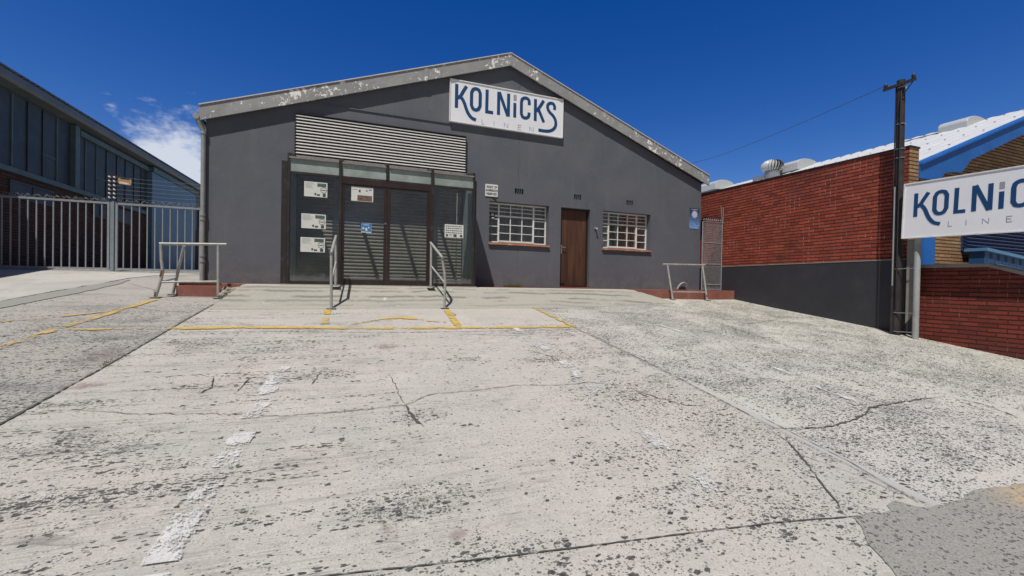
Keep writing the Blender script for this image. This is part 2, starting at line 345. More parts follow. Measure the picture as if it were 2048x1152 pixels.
        h = n.m('ADD', n.m('MULTIPLY', n.ss(streak, .5, .8), n.m('MULTIPLY', sm, -.5)), n.m('ADD', n.m('MULTIPLY', mid2, .55), n.m('MULTIPLY', fine, .5)))
        h = n.m('SUBTRACT', h, n.m('MULTIPLY', sp, .55))
    elif mode == 'worn':
        base = n.mix(.72, base, (.20, .192, .175))
        cl = n.noise(p, 2.0, 4, .6)
        s1 = spots(n, p, 34, n.m('ADD', .25, n.m('MULTIPLY', n.ss(cl, .4, .65), .6)), .12, .40, .6, 2.0, (.8, 1.15, 1)); s2 = spots(n, p, 90, .6, .15, .45, .4, 5.0)
        base = n.mix(n.m('MULTIPLY', n.ss(n.noise(p, 45, 6, .75), .5, .62), .5), base, (.36, .35, .33))
        base = n.mix(n.m('MULTIPLY', n.m('MAXIMUM', s1, n.m('MULTIPLY', s2, .75)), .75), base, (.06, .058, .055))
        ye = n.m('MULTIPLY', n.ss(n.vm('LENGTH', n.comb(n.m('MULTIPLY', n.m('SUBTRACT', x, 4.25), 1.5), n.m('MULTIPLY', n.m('SUBTRACT', y, 1.42), 5), 0)), .8, .2), n.ss(mid2, .35, .6))
        base = n.mix(n.m('MULTIPLY', ye, .6), base, (.5, .36, .18))
        h = n.m('ADD', n.m('MULTIPLY', mid2, .5), n.m('SUBTRACT', n.m('MULTIPLY', fine, .5), n.m('MULTIPLY', s1, .5)))
    elif mode == 'ramp':
        base = n.mix(.72, base, (.30, .285, .235))
        base = n.mix(n.m('MULTIPLY', n.ss(n.noise(n.comb(n.m('MULTIPLY', x, .6), n.m('MULTIPLY', y, 5), 2), 1, 5, .6, .3), .45, .65), .55), base, (.30, .295, .275))
        for yy, am in ((8.55, .5), (8.41, .7), (8.20, .75), (8.05, .5), (7.9, .3)):
            dd = n.m('ABSOLUTE', n.m('SUBTRACT', n.m('ADD', y, n.m('MULTIPLY', n.m('SUBTRACT', n.noise(n.comb(x, 0, yy), 1.1, 6, .65), .5), .24)), yy))
            base = n.mix(n.m('MULTIPLY', n.m('MULTIPLY', n.ss(dd, .06, .005), n.ss(n.noise(n.comb(x, n.m('MULTIPLY', yy, 3.3), 0), .8, 4, .65), .42, .56)), am), base, (.13, .125, .115))
        base = n.mix(n.m('MULTIPLY', n.ss(y, 8.58, 8.7), .6), base, (.56, .54, .49))
        wp = n.m('MULTIPLY', n.m('MULTIPLY', n.ss(n.noise(p, 7, 7, .75, .8), .61, .65), n.ss(n.noise(p, 1.2, 2, .5), .48, .56)), n.ss(y, 8.35, 8.1))
        base = n.mix(n.m('MULTIPLY', wp, .7), base, (.72, .71, .68))
        s1 = spots(n, p, 35, .12, .15, .35, .5, 3.0); base = n.mix(n.m('MULTIPLY', s1, .6), base, (.12, .12, .11))
        h = n.m('ADD', n.m('MULTIPLY', mid2, .6), n.m('MULTIPLY', fine, .5))
    elif mode == 'dark':
        base = n.mix(.8, base, (.225, .22, .205))
        h = n.m('ADD', n.m('MULTIPLY', mid2, .5), n.m('MULTIPLY', fine, .4))
    elif mode == 'pale':
        base = n.mix(.5, base, (.43, .415, .38)); base = n.mix(n.m('MULTIPLY', n.ss(n.noise(p, .6, 6, .65, .8), .42, .62), .45), base, (.30, .29, .27)); h = n.m('ADD', n.m('MULTIPLY', mid2, .5), n.m('MULTIPLY', fine, .4))
        base = n.mix(n.m('MULTIPLY', n.ss(n.noise(n.comb(n.m('MULTIPLY', x, 1.2), n.m('MULTIPLY', y, 3), 0), 1.5, 7, .7, .8), .55, .66), .5), base, (.25, .235, .21))
    base = n.mix(1.0, base, (1.065, 1.085, 1.11), 'MULTIPLY')
    n.out(n.bsdf(base, .9, 0, n.bump(h, .011, .9), .2)); return m

def m_wornpaint(name, col, keep=.45, dark=.5, f=24):
    m, n = mat(name); p = n.pos(); x, y, z = n.xyz(p)
    uvn = n.new('ShaderNodeUVMap'); u, v, _ = n.xyz(uvn.outputs[0])
    edge = n.m('MULTIPLY', n.m('MINIMUM', v, n.m('SUBTRACT', 1.0, v)), 2.0)
    a = n.noise(p, f, 8, .78, .6); b = n.noise(p, 4.2, 5, .65)
    k = n.m('ADD', n.m('ADD', n.m('MULTIPLY', n.m('SUBTRACT', a, .5), 2.6), n.m('MULTIPLY', n.m('SUBTRACT', b, .5), 2.2)), n.m('ADD', .36, n.m('MULTIPLY', n.ss(edge, 0, .5), .22)))
    mask = n.ss(k, 1-keep-.16, 1-keep+.13)
    c = n.mix(n.ss(n.noise(p, 7, 5, .65), .35, .7), col, tuple(q*dark for q in col))
    c = n.mix(n.m('MULTIPLY', n.ss(n.noise(p, 55, 4, .7), .5, .7), .4), c, (.42, .39, .33))
    t = n.new('ShaderNodeBsdfTransparent').outputs[0]
    n.out(n.mixs(n.m('MULTIPLY', mask, .93), t, n.bsdf(c, .8, 0, n.bump(a, .004), .2))); return m

def m_glass(name, tint=(.86, .92, .92), dust=.12, dustcol=(.35, .4, .4), dscale=2.0, refl=1.0, low=None, even=0.0):
    m, n = mat(name); p = n.pos(); x, y, z = n.xyz(p)
    t = n.new('ShaderNodeBsdfTransparent'); n.put(t.inputs[0], tint)
    g = n.new('ShaderNodeBsdfGlossy'); n.put(g.inputs[0], (.95*refl, .97*refl, refl)); g.inputs['Roughness'].default_value = .03
    n.put(g.inputs['Normal'], n.bump(n.noise(p, 1.5, 2, .5), .006))
    fr = n.new('ShaderNodeFresnel'); fr.inputs[0].default_value = 1.52
    s = n.mixs(n.m('ADD', n.m('MULTIPLY', fr.outputs[0], 1.5, None, True), .02), t.outputs[0], g.outputs[0])
    dn = n.ss(n.noise(p, dscale, 7, .7, .6), .35, .75)
    df = n.m('MULTIPLY', n.m('ADD', even, n.m('MULTIPLY', dn, 1-even)), dust)
    if low is not None:
        lw = n.m('MULTIPLY', n.ss(n.m('ADD', z, n.m('MULTIPLY', n.noise(p, 4, 6, .7), .45)), low+.42, low+.25), .35)
        df = n.m('MAXIMUM', df, lw)
    n.out(n.mixs(df, s, n.bsdf(dustcol, .8))); return m

def m_wood():
    m, n = mat('door_timber'); p = n.pos(); x, y, z = n.xyz(p)
    g = n.noise(n.comb(n.m('MULTIPLY', x, 26), 0, n.m('MULTIPLY', z, .8)), 1, 6, .6, .8); g2 = n.noise(n.comb(n.m('MULTIPLY', x, 5), 3, n.m('MULTIPLY', z, .5)), 1, 4, .6)
    c = n.mix(n.ss(g, .3, .7), (.066, .028, .017), (.125, .055, .029)); c = n.mix(n.ss(g2, .4, .65), c, (.045, .022, .016))
    c = n.mix(n.m('MULTIPLY', n.ss(z, .55, .0), .5), c, (.04, .024, .019)); c = n.mix(n.m('MULTIPLY', n.ss(g2, .5, .62), n.m('MULTIPLY', n.ss(z, .9, 1.6), .4)), c, (.14, .066, .032))
    n.out(n.bsdf(c, .5, 0, n.bump(g, .003), .4)); return m

def m_corr(name, col, axis, pitch, amp=.5, metal=0.0, rough=.5, dirt=(.3, .3, .28)):
    m, n = mat(name); p = n.pos(); x, y, z = n.xyz(p)
    h = {'x': x, 'y': y}[axis]
    s = n.m('SINE', n.m('MULTIPLY', h, 2*math.pi/pitch)); c = n.mix(n.m('MULTIPLY', n.ss(n.noise(p, 1.5, 6, .65), .45, .7), .35), col, dirt)
    n.out(n.bsdf(c, rough, metal, n.bump(s, amp*pitch*.25), .4)); return m

def m_curtain():
    m, n = mat('net_curtain'); p = n.pos(); x, y, z = n.xyz(p)
    s = n.noise(n.comb(n.m('MULTIPLY', x, 16), 0, n.m('MULTIPLY', z, .4)), 1, 3, .5); c = n.mix(n.ss(s, .3, .7), (.26, .25, .235), (.46, .44, .41))
    n.out(n.bsdf(c, .9, 0, n.bump(s, .03))); return m

MT = {}
MT['plaster'] = m_plaster(); MT['fascia'] = m_fascia()
MT['fascia_top'] = paint('weathered_cap', (.55, .54, .53), .5, .12)
MT['red_brick'] = m_brick('red_brick', 'x', (.25, .048, .030), (.40, .086, .050), (.05, .020, .016), tickamt=.9, gr=.45)
MT['red_brick_low'] = m_brick('dark_red_brick', 'x', (.16, .030, .022), (.245, .050, .032), (.05, .018, .016), tickamt=.3, gr=.4)
MT['tan_brick'] = m_brick('tan_brick', 'y', (.30, .17, .085), (.43, .26, .135), (.06, .042, .03), tick=(.4, .3, .2), tickamt=.3, gr=.25, grime=(.14, .085, .05))
MT['brown_brick'] = m_brick('brown_brick', 'x', (.085, .043, .026), (.135, .068, .040), (.04, .025, .018), tickamt=.2, gr=.3)
MT['dark_wall'] = paint('charcoal_wall_paint', (.030, .030, .038), .6, .15, 1.2, bump=.004, dirt=((.05, .048, .05), 2.5, .4))
MT['slab'] = m_ground('forecourt_concrete', 'slab'); MT['worn'] = m_ground('worn_concrete', 'worn'); MT['ramp'] = m_ground('ramp_concrete', 'ramp')
MT['gutterdark'] = m_ground('damp_concrete', 'dark'); MT['pale'] = m_ground('pale_concrete', 'pale')
MT['yellow'] = m_wornpaint('worn_yellow_paint', (.62, .43, .10), .57, .8, 26); MT['yellow_faint'] = m_wornpaint('faded_yellow_paint', (.58, .42, .17), .44, .85, 26)
MT['white'] = m_wornpaint('worn_white_paint', (.68, .68, .675), .40, .85, 55)
MT['white_faint'] = m_wornpaint('faint_white_paint', (.66, .66, .65), .38, .85, 60)
MT['crack'] = paint('crack_dirt', (.085, .078, .07), .95, .3, 20); MT['red_paint'] = paint('red_oxide_paint', (.235, .088, .066), .6, .2, 5, bump=.004, dirt=((.30, .2, .17), 3, .5))
MT['bronze'] = paint('dark_bronze_frame', (.026, .020, .018), .42, .2, 6, dirt=((.075, .07, .065), 5, .5))
MT['bronze_brown'] = paint('brown_door_frame', (.028, .016, .014), .4, .2, 6, dirt=((.045, .032, .028), 5, .5))
MT['greyframe'] = paint('weathered_aluminium', (.20, .185, .175), .5, .2, 8)
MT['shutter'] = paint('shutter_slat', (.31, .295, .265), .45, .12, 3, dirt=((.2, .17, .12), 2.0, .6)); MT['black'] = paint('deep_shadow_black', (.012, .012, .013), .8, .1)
MT['louver'] = paint('louver_white', (.66, .65, .62), .5, .06, 3); MT['white_paint'] = paint('white_enamel', (.72, .72, .70), .4, .06, 6, dirt=((.4, .38, .34), 9, .5))
MT['rail'] = paint('galvanised_rail', (.36, .365, .345), .5, .14, 9, metal=.15, bump=.001, dirt=((.22, .18, .14), 8, .6))
MT['rust'] = paint('rust', (.16, .055, .028), .85, .3, 30, bump=.003); MT['pipe_grey'] = paint('pipe_grey', (.27, .28, .28), .5, .12, 5, dirt=((.36, .36, .34), 6, .5))
MT['gate_paint'] = paint('gate_paint', (.27, .285, .31), .5, .12, 9); MT['gate_post'] = paint('gate_post_paint', (.21, .26, .29), .5, .15, 7, dirt=((.35, .33, .3), 4, .5))
MT['glass'] = m_glass('shop_glass', (.84, .84, .82), .075, (.26, .27, .27), 1.1, low=-.02); MT['win_glass'] = m_glass('window_glass', (.85, .85, .83), .05, (.25, .25, .24))  # shop_glass: dust, raised and lightened to paint in paler reflections
MT['frost'] = m_glass('frosted_pane', (.5, .6, .58), 1.0, (.34, .40, .385), 1.6, .8, even=.62)
MT['frost'].name = 'frosted_pane'; MT['roofglass'] = m_glass('roof_glass', (.93, .95, .95), .12)
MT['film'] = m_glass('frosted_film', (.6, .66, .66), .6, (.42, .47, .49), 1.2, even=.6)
MT['wood'] = m_wood(); MT['curtain'] = m_curtain(); MT['terracotta'] = paint('terracotta_sill', (.40, .17, .095), .6, .25, 9, dirt=((.62, .45, .34), 5, .7), bump=.003)
MT['sign'] = paint('sign_white', (.78, .79, .83), .35, .03, 2); MT['navy'] = paint('sign_navy', (.009, .058, .165), .4, .06, 4); MT['sgrey'] = paint('sign_grey', (.30, .32, .34), .4, .05)
MT['paper'] = paint('paper', (.62, .63, .60), .7, .06, 10); MT['ink'] = paint('ink', (.05, .06, .06), .7, .2); MT['inkgrey'] = paint('ink_grey', (.32, .34, .34), .7, .1)
MT['green_ink'] = paint('green_photo_print', (.05, .12, .10), .6, .5, 30); MT['brown_ink'] = paint('brown_photo_print', (.15, .085, .065), .6, .5, 22); MT['blue_ink'] = paint('blue_print', (.03, .17, .42), .5, .35, 25)
MT['teal'] = paint('teal_cladding', (.040, .055, .063), .55, .25, 2.5, dirt=((.065, .085, .09), 2, .5)); MT['teal_light'] = paint('teal_trim', (.095, .145, .145), .55, .2, 3)
MT['blue_panel'] = paint('slate_blue_panel', (.12, .22, .31), .55, .12, 2); MT['gutter'] = paint('grey_green_gutter', (.135, .15, .15), .5, .2, 2); MT['dark_roof'] = m_corr('old_roof_sheet', (.10, .10, .10), 'y', .2)
MT['white_roof'] = paint('white_roof_sheet', (.60, .61, .61), .5, .06, 2, dirt=((.48, .48, .46), 1.5, .5)); MT['grey_roof'] = m_corr('grey_roof_sheet', (.30, .30, .29), 'y', .18)
MT['blue'] = paint('blue_enamel', (.016, .12, .42), .38, .15, 2, dirt=((.06, .24, .55), 1.3, .6)); MT['blue_dark'] = paint('blue_cladding', (.014, .06, .17), .45, .15, 3); MT['blue_louver'] = paint('blue_louver', (.035, .06, .16), .45, .15, 3)
MT['zinc'] = paint('zinc', (.26, .28, .30), .4, .12, 6, metal=.3); MT['zinc_white'] = paint('zinc_white', (.44, .46, .47), .4, .06, 6)
MT['pole'] = paint('creosoted_timber', (.026, .020, .020), .75, .4, 6, bump=.006, dirt=((.06, .052, .05), 5, .5)); MT['coping'] = paint('coping_cement', (.24, .225, .195), .8, .15, 5, bump=.004)
MT['post'] = paint('post_grey', (.30, .315, .31), .6, .15, 6, dirt=((.22, .23, .17), 4, .7)); MT['wire'] = paint('galvanised_wire', (.33, .34, .36), .5, .2, 9); MT['wire_dark'] = paint('dark_cable', (.02, .02, .025), .6, .1)
MT['leaf'] = paint('weed_leaf', (.16, .17, .04), .7, .4, 20); MT['rubble'] = paint('broken_concrete', (.30, .27, .23), .9, .3, 15, bump=.02, bscale=25); MT['metal'] = paint('steel', (.45, .44, .42), .35, .1, metal=.8)

# ------------------------------------------------------------------ ground
def H(x, y):
    if y < -3: b = -1.933 + .135*(y+3)*math.exp((y+3)/4.0) * .5
    elif y > 12.6: b = .173 + min((y-12.6)*.02, .6)
    else: b = -1.528 + .135*y
    if -4 < y < 12.6: b += .007*math.sin(x*1.1+.6)*math.sin(y*.9) + .004*math.sin(x*2.3+y*1.7)
    return b
xs = [-400, -150, -60, -30] + [-18 + .3*i for i in range(121)] + [30, 60, 150, 400]
ys = [-400, -150, -60, -25, -12] + [-6 + .3*i for i in range(63)] + [13.5, 15, 18, 22, 30, 60, 150, 400]
g = MB(); nx = len(xs)
g.add([(x, y, H(x, y)) for y in ys for x in xs], [(j*nx+i, j*nx+i+1, (j+1)*nx+i+1, (j+1)*nx+i) for j in range(len(ys)-1) for i in range(nx-1)], True)
ground = struct(g.build('ground', MT['slab'], fix=False))

def catm(pts, step=.06):
    out = []
    for a, b in zip(pts, pts[1:]):
        k = max(1, int(math.hypot(b[0]-a[0], b[1]-a[1])/step)); out += [(a[0]+(b[0]-a[0])*i/k, a[1]+(b[1]-a[1])*i/k) for i in range(k)]
    return out+[pts[-1]]
def ribbon(mb, pts, wid, dz=.004, step=.08, jit=0.0, wj=0.0, hf=H, taper=False):
    q = catm(pts, step)
    if jit: q = [(a+random.uniform(-jit, jit), b+random.uniform(-jit, jit)) for a, b in q]
    vs = []; us = []; L = 0
    for i, (a, b) in enumerate(q):
        p0 = q[max(0, i-1)]; p1 = q[min(len(q)-1, i+1)]; tx, ty = p1[0]-p0[0], p1[1]-p0[1]; l = math.hypot(tx, ty) or 1
        if i: L += math.hypot(a-q[i-1][0], b-q[i-1][1])
        ww = wid*(1+random.uniform(-wj, wj))/2
        if taper: ww *= max(.15, min(1, 6*min(i, len(q)-1-i)/len(q)))
        for s_ in (-1, 0, 1):
            X, Y = a - ty/l*ww*s_, b + tx/l*ww*s_; vs.append((X, Y, hf(X, Y)+dz)); us.append((L, (s_+1)/2))
    fs = []; uv = []
    for i in range(len(q)-1):
        for k in (0, 1):
            ids = (3*i+k, 3*i+k+1, 3*i+k+4, 3*i+k+3); fs.append(ids[::-1]); uv.append([us[j] for j in ids[::-1]])
    mb.add(vs, fs, False, uv); return mb

# darker worn patch in the right foreground
poly = [(2.40,1.20),(2.54,1.40),(2.66,1.50),(2.71,1.58),(2.86,1.57),(3.02,1.55),(3.05,1.60),(3.16,1.63),(3.22,1.55),(3.32,1.52),(3.48,1.50),(3.65,1.52),(3.84,1.55),(4.0,1.54),(4.2,1.50),(4.45,1.50),(5.2,1.38),(6.4,1.3),(8,1.2),(9.9,1.2)]
mb = MB(); n_ = 14; top = catm(poly, .08); top = [(a+random.uniform(-.012, .012), b+random.uniform(-.012, .012)) for a, b in top]
mb.add([(a+(a-2.4)*.0, b-(b+4)*(j/n_)**1.3, H(a, b-(b+4)*(j/n_)**1.3)+.005) for j in range(n_+1) for a, b in top], [(j*len(top)+i, (j+1)*len(top)+i, (j+1)*len(top)+i+1, j*len(top)+i+1) for j in range(n_) for i in range(len(top)-1)])
p = mb.build('worn_slab', MT['worn'], ground, fix=False); struct(p)
# pale road slab and dark channel at the far left of the driveway
mb = MB(); cur = [(-5.3,6.9),(-5.15,7.6),(-4.98,8.34),(-4.89,9.4),(-4.72,10.18),(-4.62,11.2),(-4.4,11.75),(-3.67,12.05),(-2.9,12.1)]
cq = catm(cur, .25); mb.add([(a-(a+14)*j/10, b+(12.3-b)*0, H(a-(a+14)*j/10, b)+.006) for j in range(11) for a, b in cq], [(j*len(cq)+i, (j+1)*len(cq)+i, (j+1)*len(cq)+i+1, j*len(cq)+i+1) for j in range(10) for i in range(len(cq)-1)])
struct(mb.build('driveway', MT['pale'], ground, fix=False))
mb = MB(); ribbon(mb, [(-4.95,7.1),(-4.8,8.2),(-4.68,9.2),(-4.58,10.0),(-4.5,10.9)], .36, .009, .1, .01, .12, taper=True); struct(mb.build('drain_channel', MT['gutterdark'], ground, fix=False))
# joints and cracks
def cracks(lst, name='crack'):
    for pts, wd, jit in lst:
        wd *= .58
        mb = MB(); ribbon(mb, pts, wd, .0075, .035, jit*.75, .7, taper=jit > .006); struct(mb.build(name, MT['crack'], ground, fix=False))
cracks([([(-2.27,8.2),(-2.26,6.4),(-2.24,4.86),(-2.27,3.5),(-2.3,1.0),(-2.3,-2)], .030, .004),
        ([(3.35,8.0),(3.34,6.17),(3.37,4.0),(3.34,2.8)], .012, .004), ([(3.42,2.75),(3.40,2.0),(3.30,1.56)], .010, .003),
        ([(-2.25,6.32),(-.49,6.17),(1.25,6.03),(3.33,5.97)], .014, .006),
        ([(-.04,1.92),(.63,1.83),(1.41,1.74),(2.21,1.65),(2.74,1.57)], .011, .002), ([(-.04,1.92),(-1.2,2.07),(-2.3,2.2)], .009, .002),
        ([(-5.1,7.7),(-4.98,8.34),(-4.89,9.4),(-4.72,10.18),(-4.62,11.2),(-4.3,11.75)], .025, .008), ([(-4.2,11.6),(-3.4,11.9),(-2.9,11.95)], .04, .01)], 'joint')
cracks([([(-2.33,3.93),(-2.02,3.99),(-1.5,3.82),(-1.05,3.74),(-.56,3.60),(-.13,3.58),(.21,3.60),(.37,3.60),(.63,3.79),(.99,3.80),(1.47,3.88),(1.92,3.80),(2.28,3.81),(2.6,3.65),(3.17,3.66),(3.34,3.7)], .010, .014),
        ([(3.27,2.57),(3.55,2.49),(3.8,2.46),(4.03,2.47),(4.25,2.5),(4.6,2.58),(4.75,2.66),(5.32,2.70),(6.13,2.69)], .026, .016), ([(6.13,2.69),(6.25,2.45),(6.14,2.11)], .02, .014),
        ([(3.27,2.57),(3.22,2.36),(3.12,2.2),(3.0,2.03),(2.9,1.9),(2.8,1.76),(2.69,1.61)], .017, .010), ([(3.1,2.2),(3.25,1.9),(3.3,1.6)], .008, .008),
        ([(6.73,7.03),(6.5,5.6),(6.32,4.46),(6.16,3.67),(6.15,2.88)], .016, .02), ([(6.6,6.4),(7.2,6.1),(7.9,6.3),(8.6,6.5)], .018, .02), ([(1.5,7.75),(1.58,7.2),(1.4,6.7),(1.45,6.1)], .014, .02),
        ([(1.2,5.95),(2.1,5.7),(2.9,5.9)], .012, .016), ([(.37,3.6),(.42,3.3),(.47,3.2)], .03, .012), ([(.3,4.4),(.33,4.0),(.37,3.62)], .01, .014),
        ([(-4.4,10.5),(-3.6,9.6),(-3.3,8.9)], .014, .02), ([(-3.3,8.0),(-2.9,7.7),(-2.3,7.5)], .012, .02),
        ([(-1.25,4.55),(-1.2,4.3),(-1.25,4.15)], .022, .012), ([(-.95,4.5),(-.98,4.15)], .012, .01), ([(-.35,4.6),(-.4,4.2)], .013, .01), ([(3.35,7.95),(4.3,7.6),(5.1,7.75),(5.9,7.6)], .013, .02),
        ([(2.05,5.0),(2.25,4.7),(2.2,4.45)], .012, .014), ([(2.6,3.6),(2.75,3.3),(2.9,3.1),(3.1,3.05)], .016, .018)])
# painted lines
def line(pts, wd, m, name='painted_line', dz=.0115, jit=.004): mb = MB(); ribbon(mb, pts, wd, dz, .1, jit, .08); return struct(mb.build(name, m, ground, fix=False))
line([(-2.3,6.50),(-.51,6.40),(1.44,6.24),(3.40,6.16)], .125, MT['yellow']); line([(-3.3,6.55),(-2.3,6.50)], .10, MT['yellow_faint'])
line([(-3.2,8.58),(-3.27,7.9),(-3.31,7.5)], .10, MT['yellow']); line([(-3.31,7.5),(-3.36,7.15),(-3.41,6.5),(-3.44,5.7),(-3.5,4.9)], .12, MT['yellow_faint'])
line([(-3.25,7.9),(-3.46,7.57),(-3.82,7.23),(-4.16,7.0),(-4.9,6.7)], .09, MT['yellow_faint'])
line([(-.50,7.70),(-.49,7.30)], .12, MT['yellow']); line([(-.48,7.1),(-.46,6.6)], .11, MT['yellow_faint'])
line([(1.50,7.62),(1.47,6.95),(1.44,6.28)], .13, MT['yellow'], dz=.013); line([(3.32,7.85),(3.33,7.0),(3.34,6.22)], .085, MT['yellow'], dz=.013)
line([(-.12,6.6),(.15,6.78),(.31,6.87)], .09, MT['yellow_faint']); line([(.31,6.87),(.63,7.0),(.85,6.9)], .15, MT['yellow']); line([(.85,6.9),(1.0,6.75),(1.3,6.62)], .1, MT['yellow_faint'])
for a, b, xx in ((4.75,4.05,-.72),(3.98,3.60,-.73),(3.36,2.93,-.745),(2.74,2.18,-.77),(2.12,1.9,-.8)): line([(xx, a), (xx-.02, b)], .15, MT['white'])
for pts in ([(2.31,6.2),(2.32,5.6)], [(2.33,5.3),(2.31,4.95)], [(2.29,4.5),(2.25,3.95)], [(2.23,3.85),(2.19,3.45)], [(2.12,2.75),(2.1,2.45)], [(2.09,2.15),(2.08,1.95)], [(5.1,6.2),(5.12,5.25)], [(5.0,4.45),(4.98,4.2)], [(4.98,3.95),(4.96,3.6)], [(4.84,3.25),(4.80,2.72)], [(7.0,7.4),(7.2,7.0)]):
    line(pts, .085 if pts[0][0] > 4 else .13, MT['white_faint'])
line([(-7.5,11.2),(-6.2,11.7),(-5.2,11.95)], .12, MT['white'])

# ramp up to the entrance
def ramp_pt(s_, t):
    tx = -1.95 + 8.25*s_; bx = -2.22 + 9.6*s_
    yb = 7.78 + (0 if s_ < .6 else .55*((s_-.6)/.4)**1.5); yt = 8.64
    X = tx + (bx-tx)*t; Y = yt + (yb-yt)*t
    zt = -.092; zb = H(bx, yb)+.003
    e = t**1.08; Z = zt + (zb-zt)*e + .005*math.sin(t*5*2*math.pi)*(1-t) + .004*math.sin(X*1.9)*math.sin(t*math.pi)
    return (X, Y, Z)
mb = MB(); mb.grid(ramp_pt, 80, 30)
mb.grid(lambda s_, t: (-1.95+8.25*s_, 8.95-.31*t, -.084-.008*t), 80, 2)
def skirt(s_, t):
    X, Y, Z = ramp_pt(s_, 0); return X, Y, Z
L_ = [ramp_pt(0, t/20) for t in range(21)]; R_ = [ramp_pt(1, t/20) for t in range(21)]
for side, endx in ((L_, -1.95), (R_, 6.3)):
    side = [(endx, 8.95, -.084)] + side
    mb.add(side+[(a, b, -.75) for a, b, c in side], [(i, i+1, len(side)+i+1, len(side)+i) for i in range(len(side)-1)])
struct(mb.build('concrete_ramp', MT['ramp'], fix=False))
# painted platform along the foot of the building
mb = MB(); mb.box(-3.04, -2.36, 8.95, 9.70, -.6, -.125); mb.box(-2.36, 9.98, 8.95, 9.70, -.6, -.078); mb.box(-3.04, -2.36, 9.06, 9.70, -.124, -.079)
struct(mb.build('painted_step', MT['red_paint'], bevel=.006))
mb = MB(); mb.box(-1.36, 2.36, 8.64, 8.945, -.5, -.070); struct(mb.build('entrance_slab', MT['ramp']))
for i in range(9):   # crumbled edge of the step
    bm = bmesh.new(); bmesh.ops.create_icosphere(bm, subdivisions=2, radius=1); sc = random.uniform(.035, .085)
    for v in bm.verts: v.co *= random.uniform(.75, 1.15)
    ox, oy = random.uniform(-2.34, -1.92), random.uniform(8.70, 8.94); 
    for v in bm.verts: v.co = Vector((v.co.x*sc*1.2+ox, v.co.y*sc+oy, v.co.z*sc*.8+H(ox, oy)+.04+ (oy-8.7)*.45))
    me = bpy.data.meshes.new('rubble_chunk'); bm.to_mesh(me); bm.free(); me.materials.append(MT['rubble']); o = bpy.data.objects.new('rubble_chunk', me); COL.objects.link(o)
    tag(o, 'lump of broken concrete in the crumbled gap between red step and ramp', 'rubble', 'broken concrete lumps beside the ramp')

# dry weed tufts rooted in the long left joint
wj = MB()
for cx_, cy_ in ((-2.27, 5.1), (-2.26, 6.9), (-4.76, 9.9)):
    for i in range(26):
        x = cx_+random.uniform(-.02, .02); y = cy_+random.uniform(-.10, .10); z = H(x, y)+.004; hgt = random.uniform(.008, .03); dx_, dy_ = random.uniform(-.02, .02), random.uniform(-.02, .02)
        wj.add([(x-.003, y, z), (x+.003, y, z), (x+dx_+.002, y+dy_, z+hgt), (x+dx_-.002, y+dy_, z+hgt)], [(0,1,2,3)])
o = wj.build('joint_grass', MT['leaf'], ground, fix=False); o['kind'] = 'stuff'
# ------------------------------------------------------------------ main building
B = empty('warehouse', (0, 0, 0), 'grey gabled warehouse with flaking grey fascia, louvre panel and shuttered shopfront', 'building')
D = 9.72; XL, XR_, XA = -2.845, 9.45, 3.37
def topz(x): return 3.12 + (5.40-3.12)*(x-XL)/(XA-XL) if x <= XA else 5.40 + (3.06-5.40)*(x-XA)/(XR_-XA)
holes = [(-1.26, 2.28, -.06, 2.56), (2.93, 4.52, 1.01, 2.01), (6.11, 7.66, 1.02, 2.02), (4.86, 5.72, -.06, 2.01)]
vent_holes = [(3.58, 3.81, 2.245, 2.375), (5.23, 5.44, 2.245, 2.375), (6.85, 7.06, 2.23, 2.36)]
allh = holes + vent_holes
mb = MB(); T = .22
gx = sorted(set([XL, XA, XR_] + [h[0] for h in allh] + [h[1] for h in allh])); gz = sorted(set([-.4, 2.9] + [h[2] for h in allh] + [h[3] for h in allh]))
for a, b in zip(gx, gx[1:]):
    for c, d_ in zip(gz, gz[1:]):
        if any(h[0]-1e-6 <= a and b <= h[1]+1e-6 and h[2]-1e-6 <= c and d_ <= h[3]+1e-6 for h in allh): continue
        for Y in (D, D+T): mb.add([(a, Y, c), (b, Y, c), (b, Y, d_), (a, Y, d_)], [(0, 1, 2, 3) if Y == D else (3, 2, 1, 0)])
    for Y in (D, D+T): mb.add([(a, Y, 2.9), (b, Y, 2.9), (b, Y, topz(b)), (a, Y, topz(a))], [(0, 1, 2, 3) if Y == D else (3, 2, 1, 0)])
for x0, x1, z0, z1 in allh:
    mb.add([(x0,D,z0),(x0,D+T,z0),(x0,D+T,z1),(x0,D,z1)], [(3,2,1,0)]); mb.add([(x1,D,z0),(x1,D+T,z0),(x1,D+T,z1),(x1,D,z1)], [(0,1,2,3)])
    mb.add([(x0,D,z1),(x1,D,z1),(x1,D+T,z1),(x0,D+T,z1)], [(3,2,1,0)]); mb.add([(x0,D,z0),(x1,D,z0),(x1,D+T,z0),(x0,D+T,z0)], [(0,1,2,3)])
mb.add([(XL,D,-.6),(XL,30,-.6),(XL,30,3.12),(XL,D,3.12)], [(3,2,1,0)]); mb.add([(XR_,D,-.6),(XR_,30,-.6),(XR_,30,3.06),(XR_,D,3.06)], [(0,1,2,3)])
mb.add([(XL,30,-.6),(XR_,30,-.6),(XR_,30,3.06),(XA,30,5.4),(XL,30,3.12)], [(4,3,2,1,0)])
mb.add([(XL,D+.3,-.05),(XR_,D+.3,-.05),(XR_,30,-.05),(XL,30,-.05)], [(0,1,2,3)])
wall = mb.build('wall', MT['plaster'], B, fix=False)
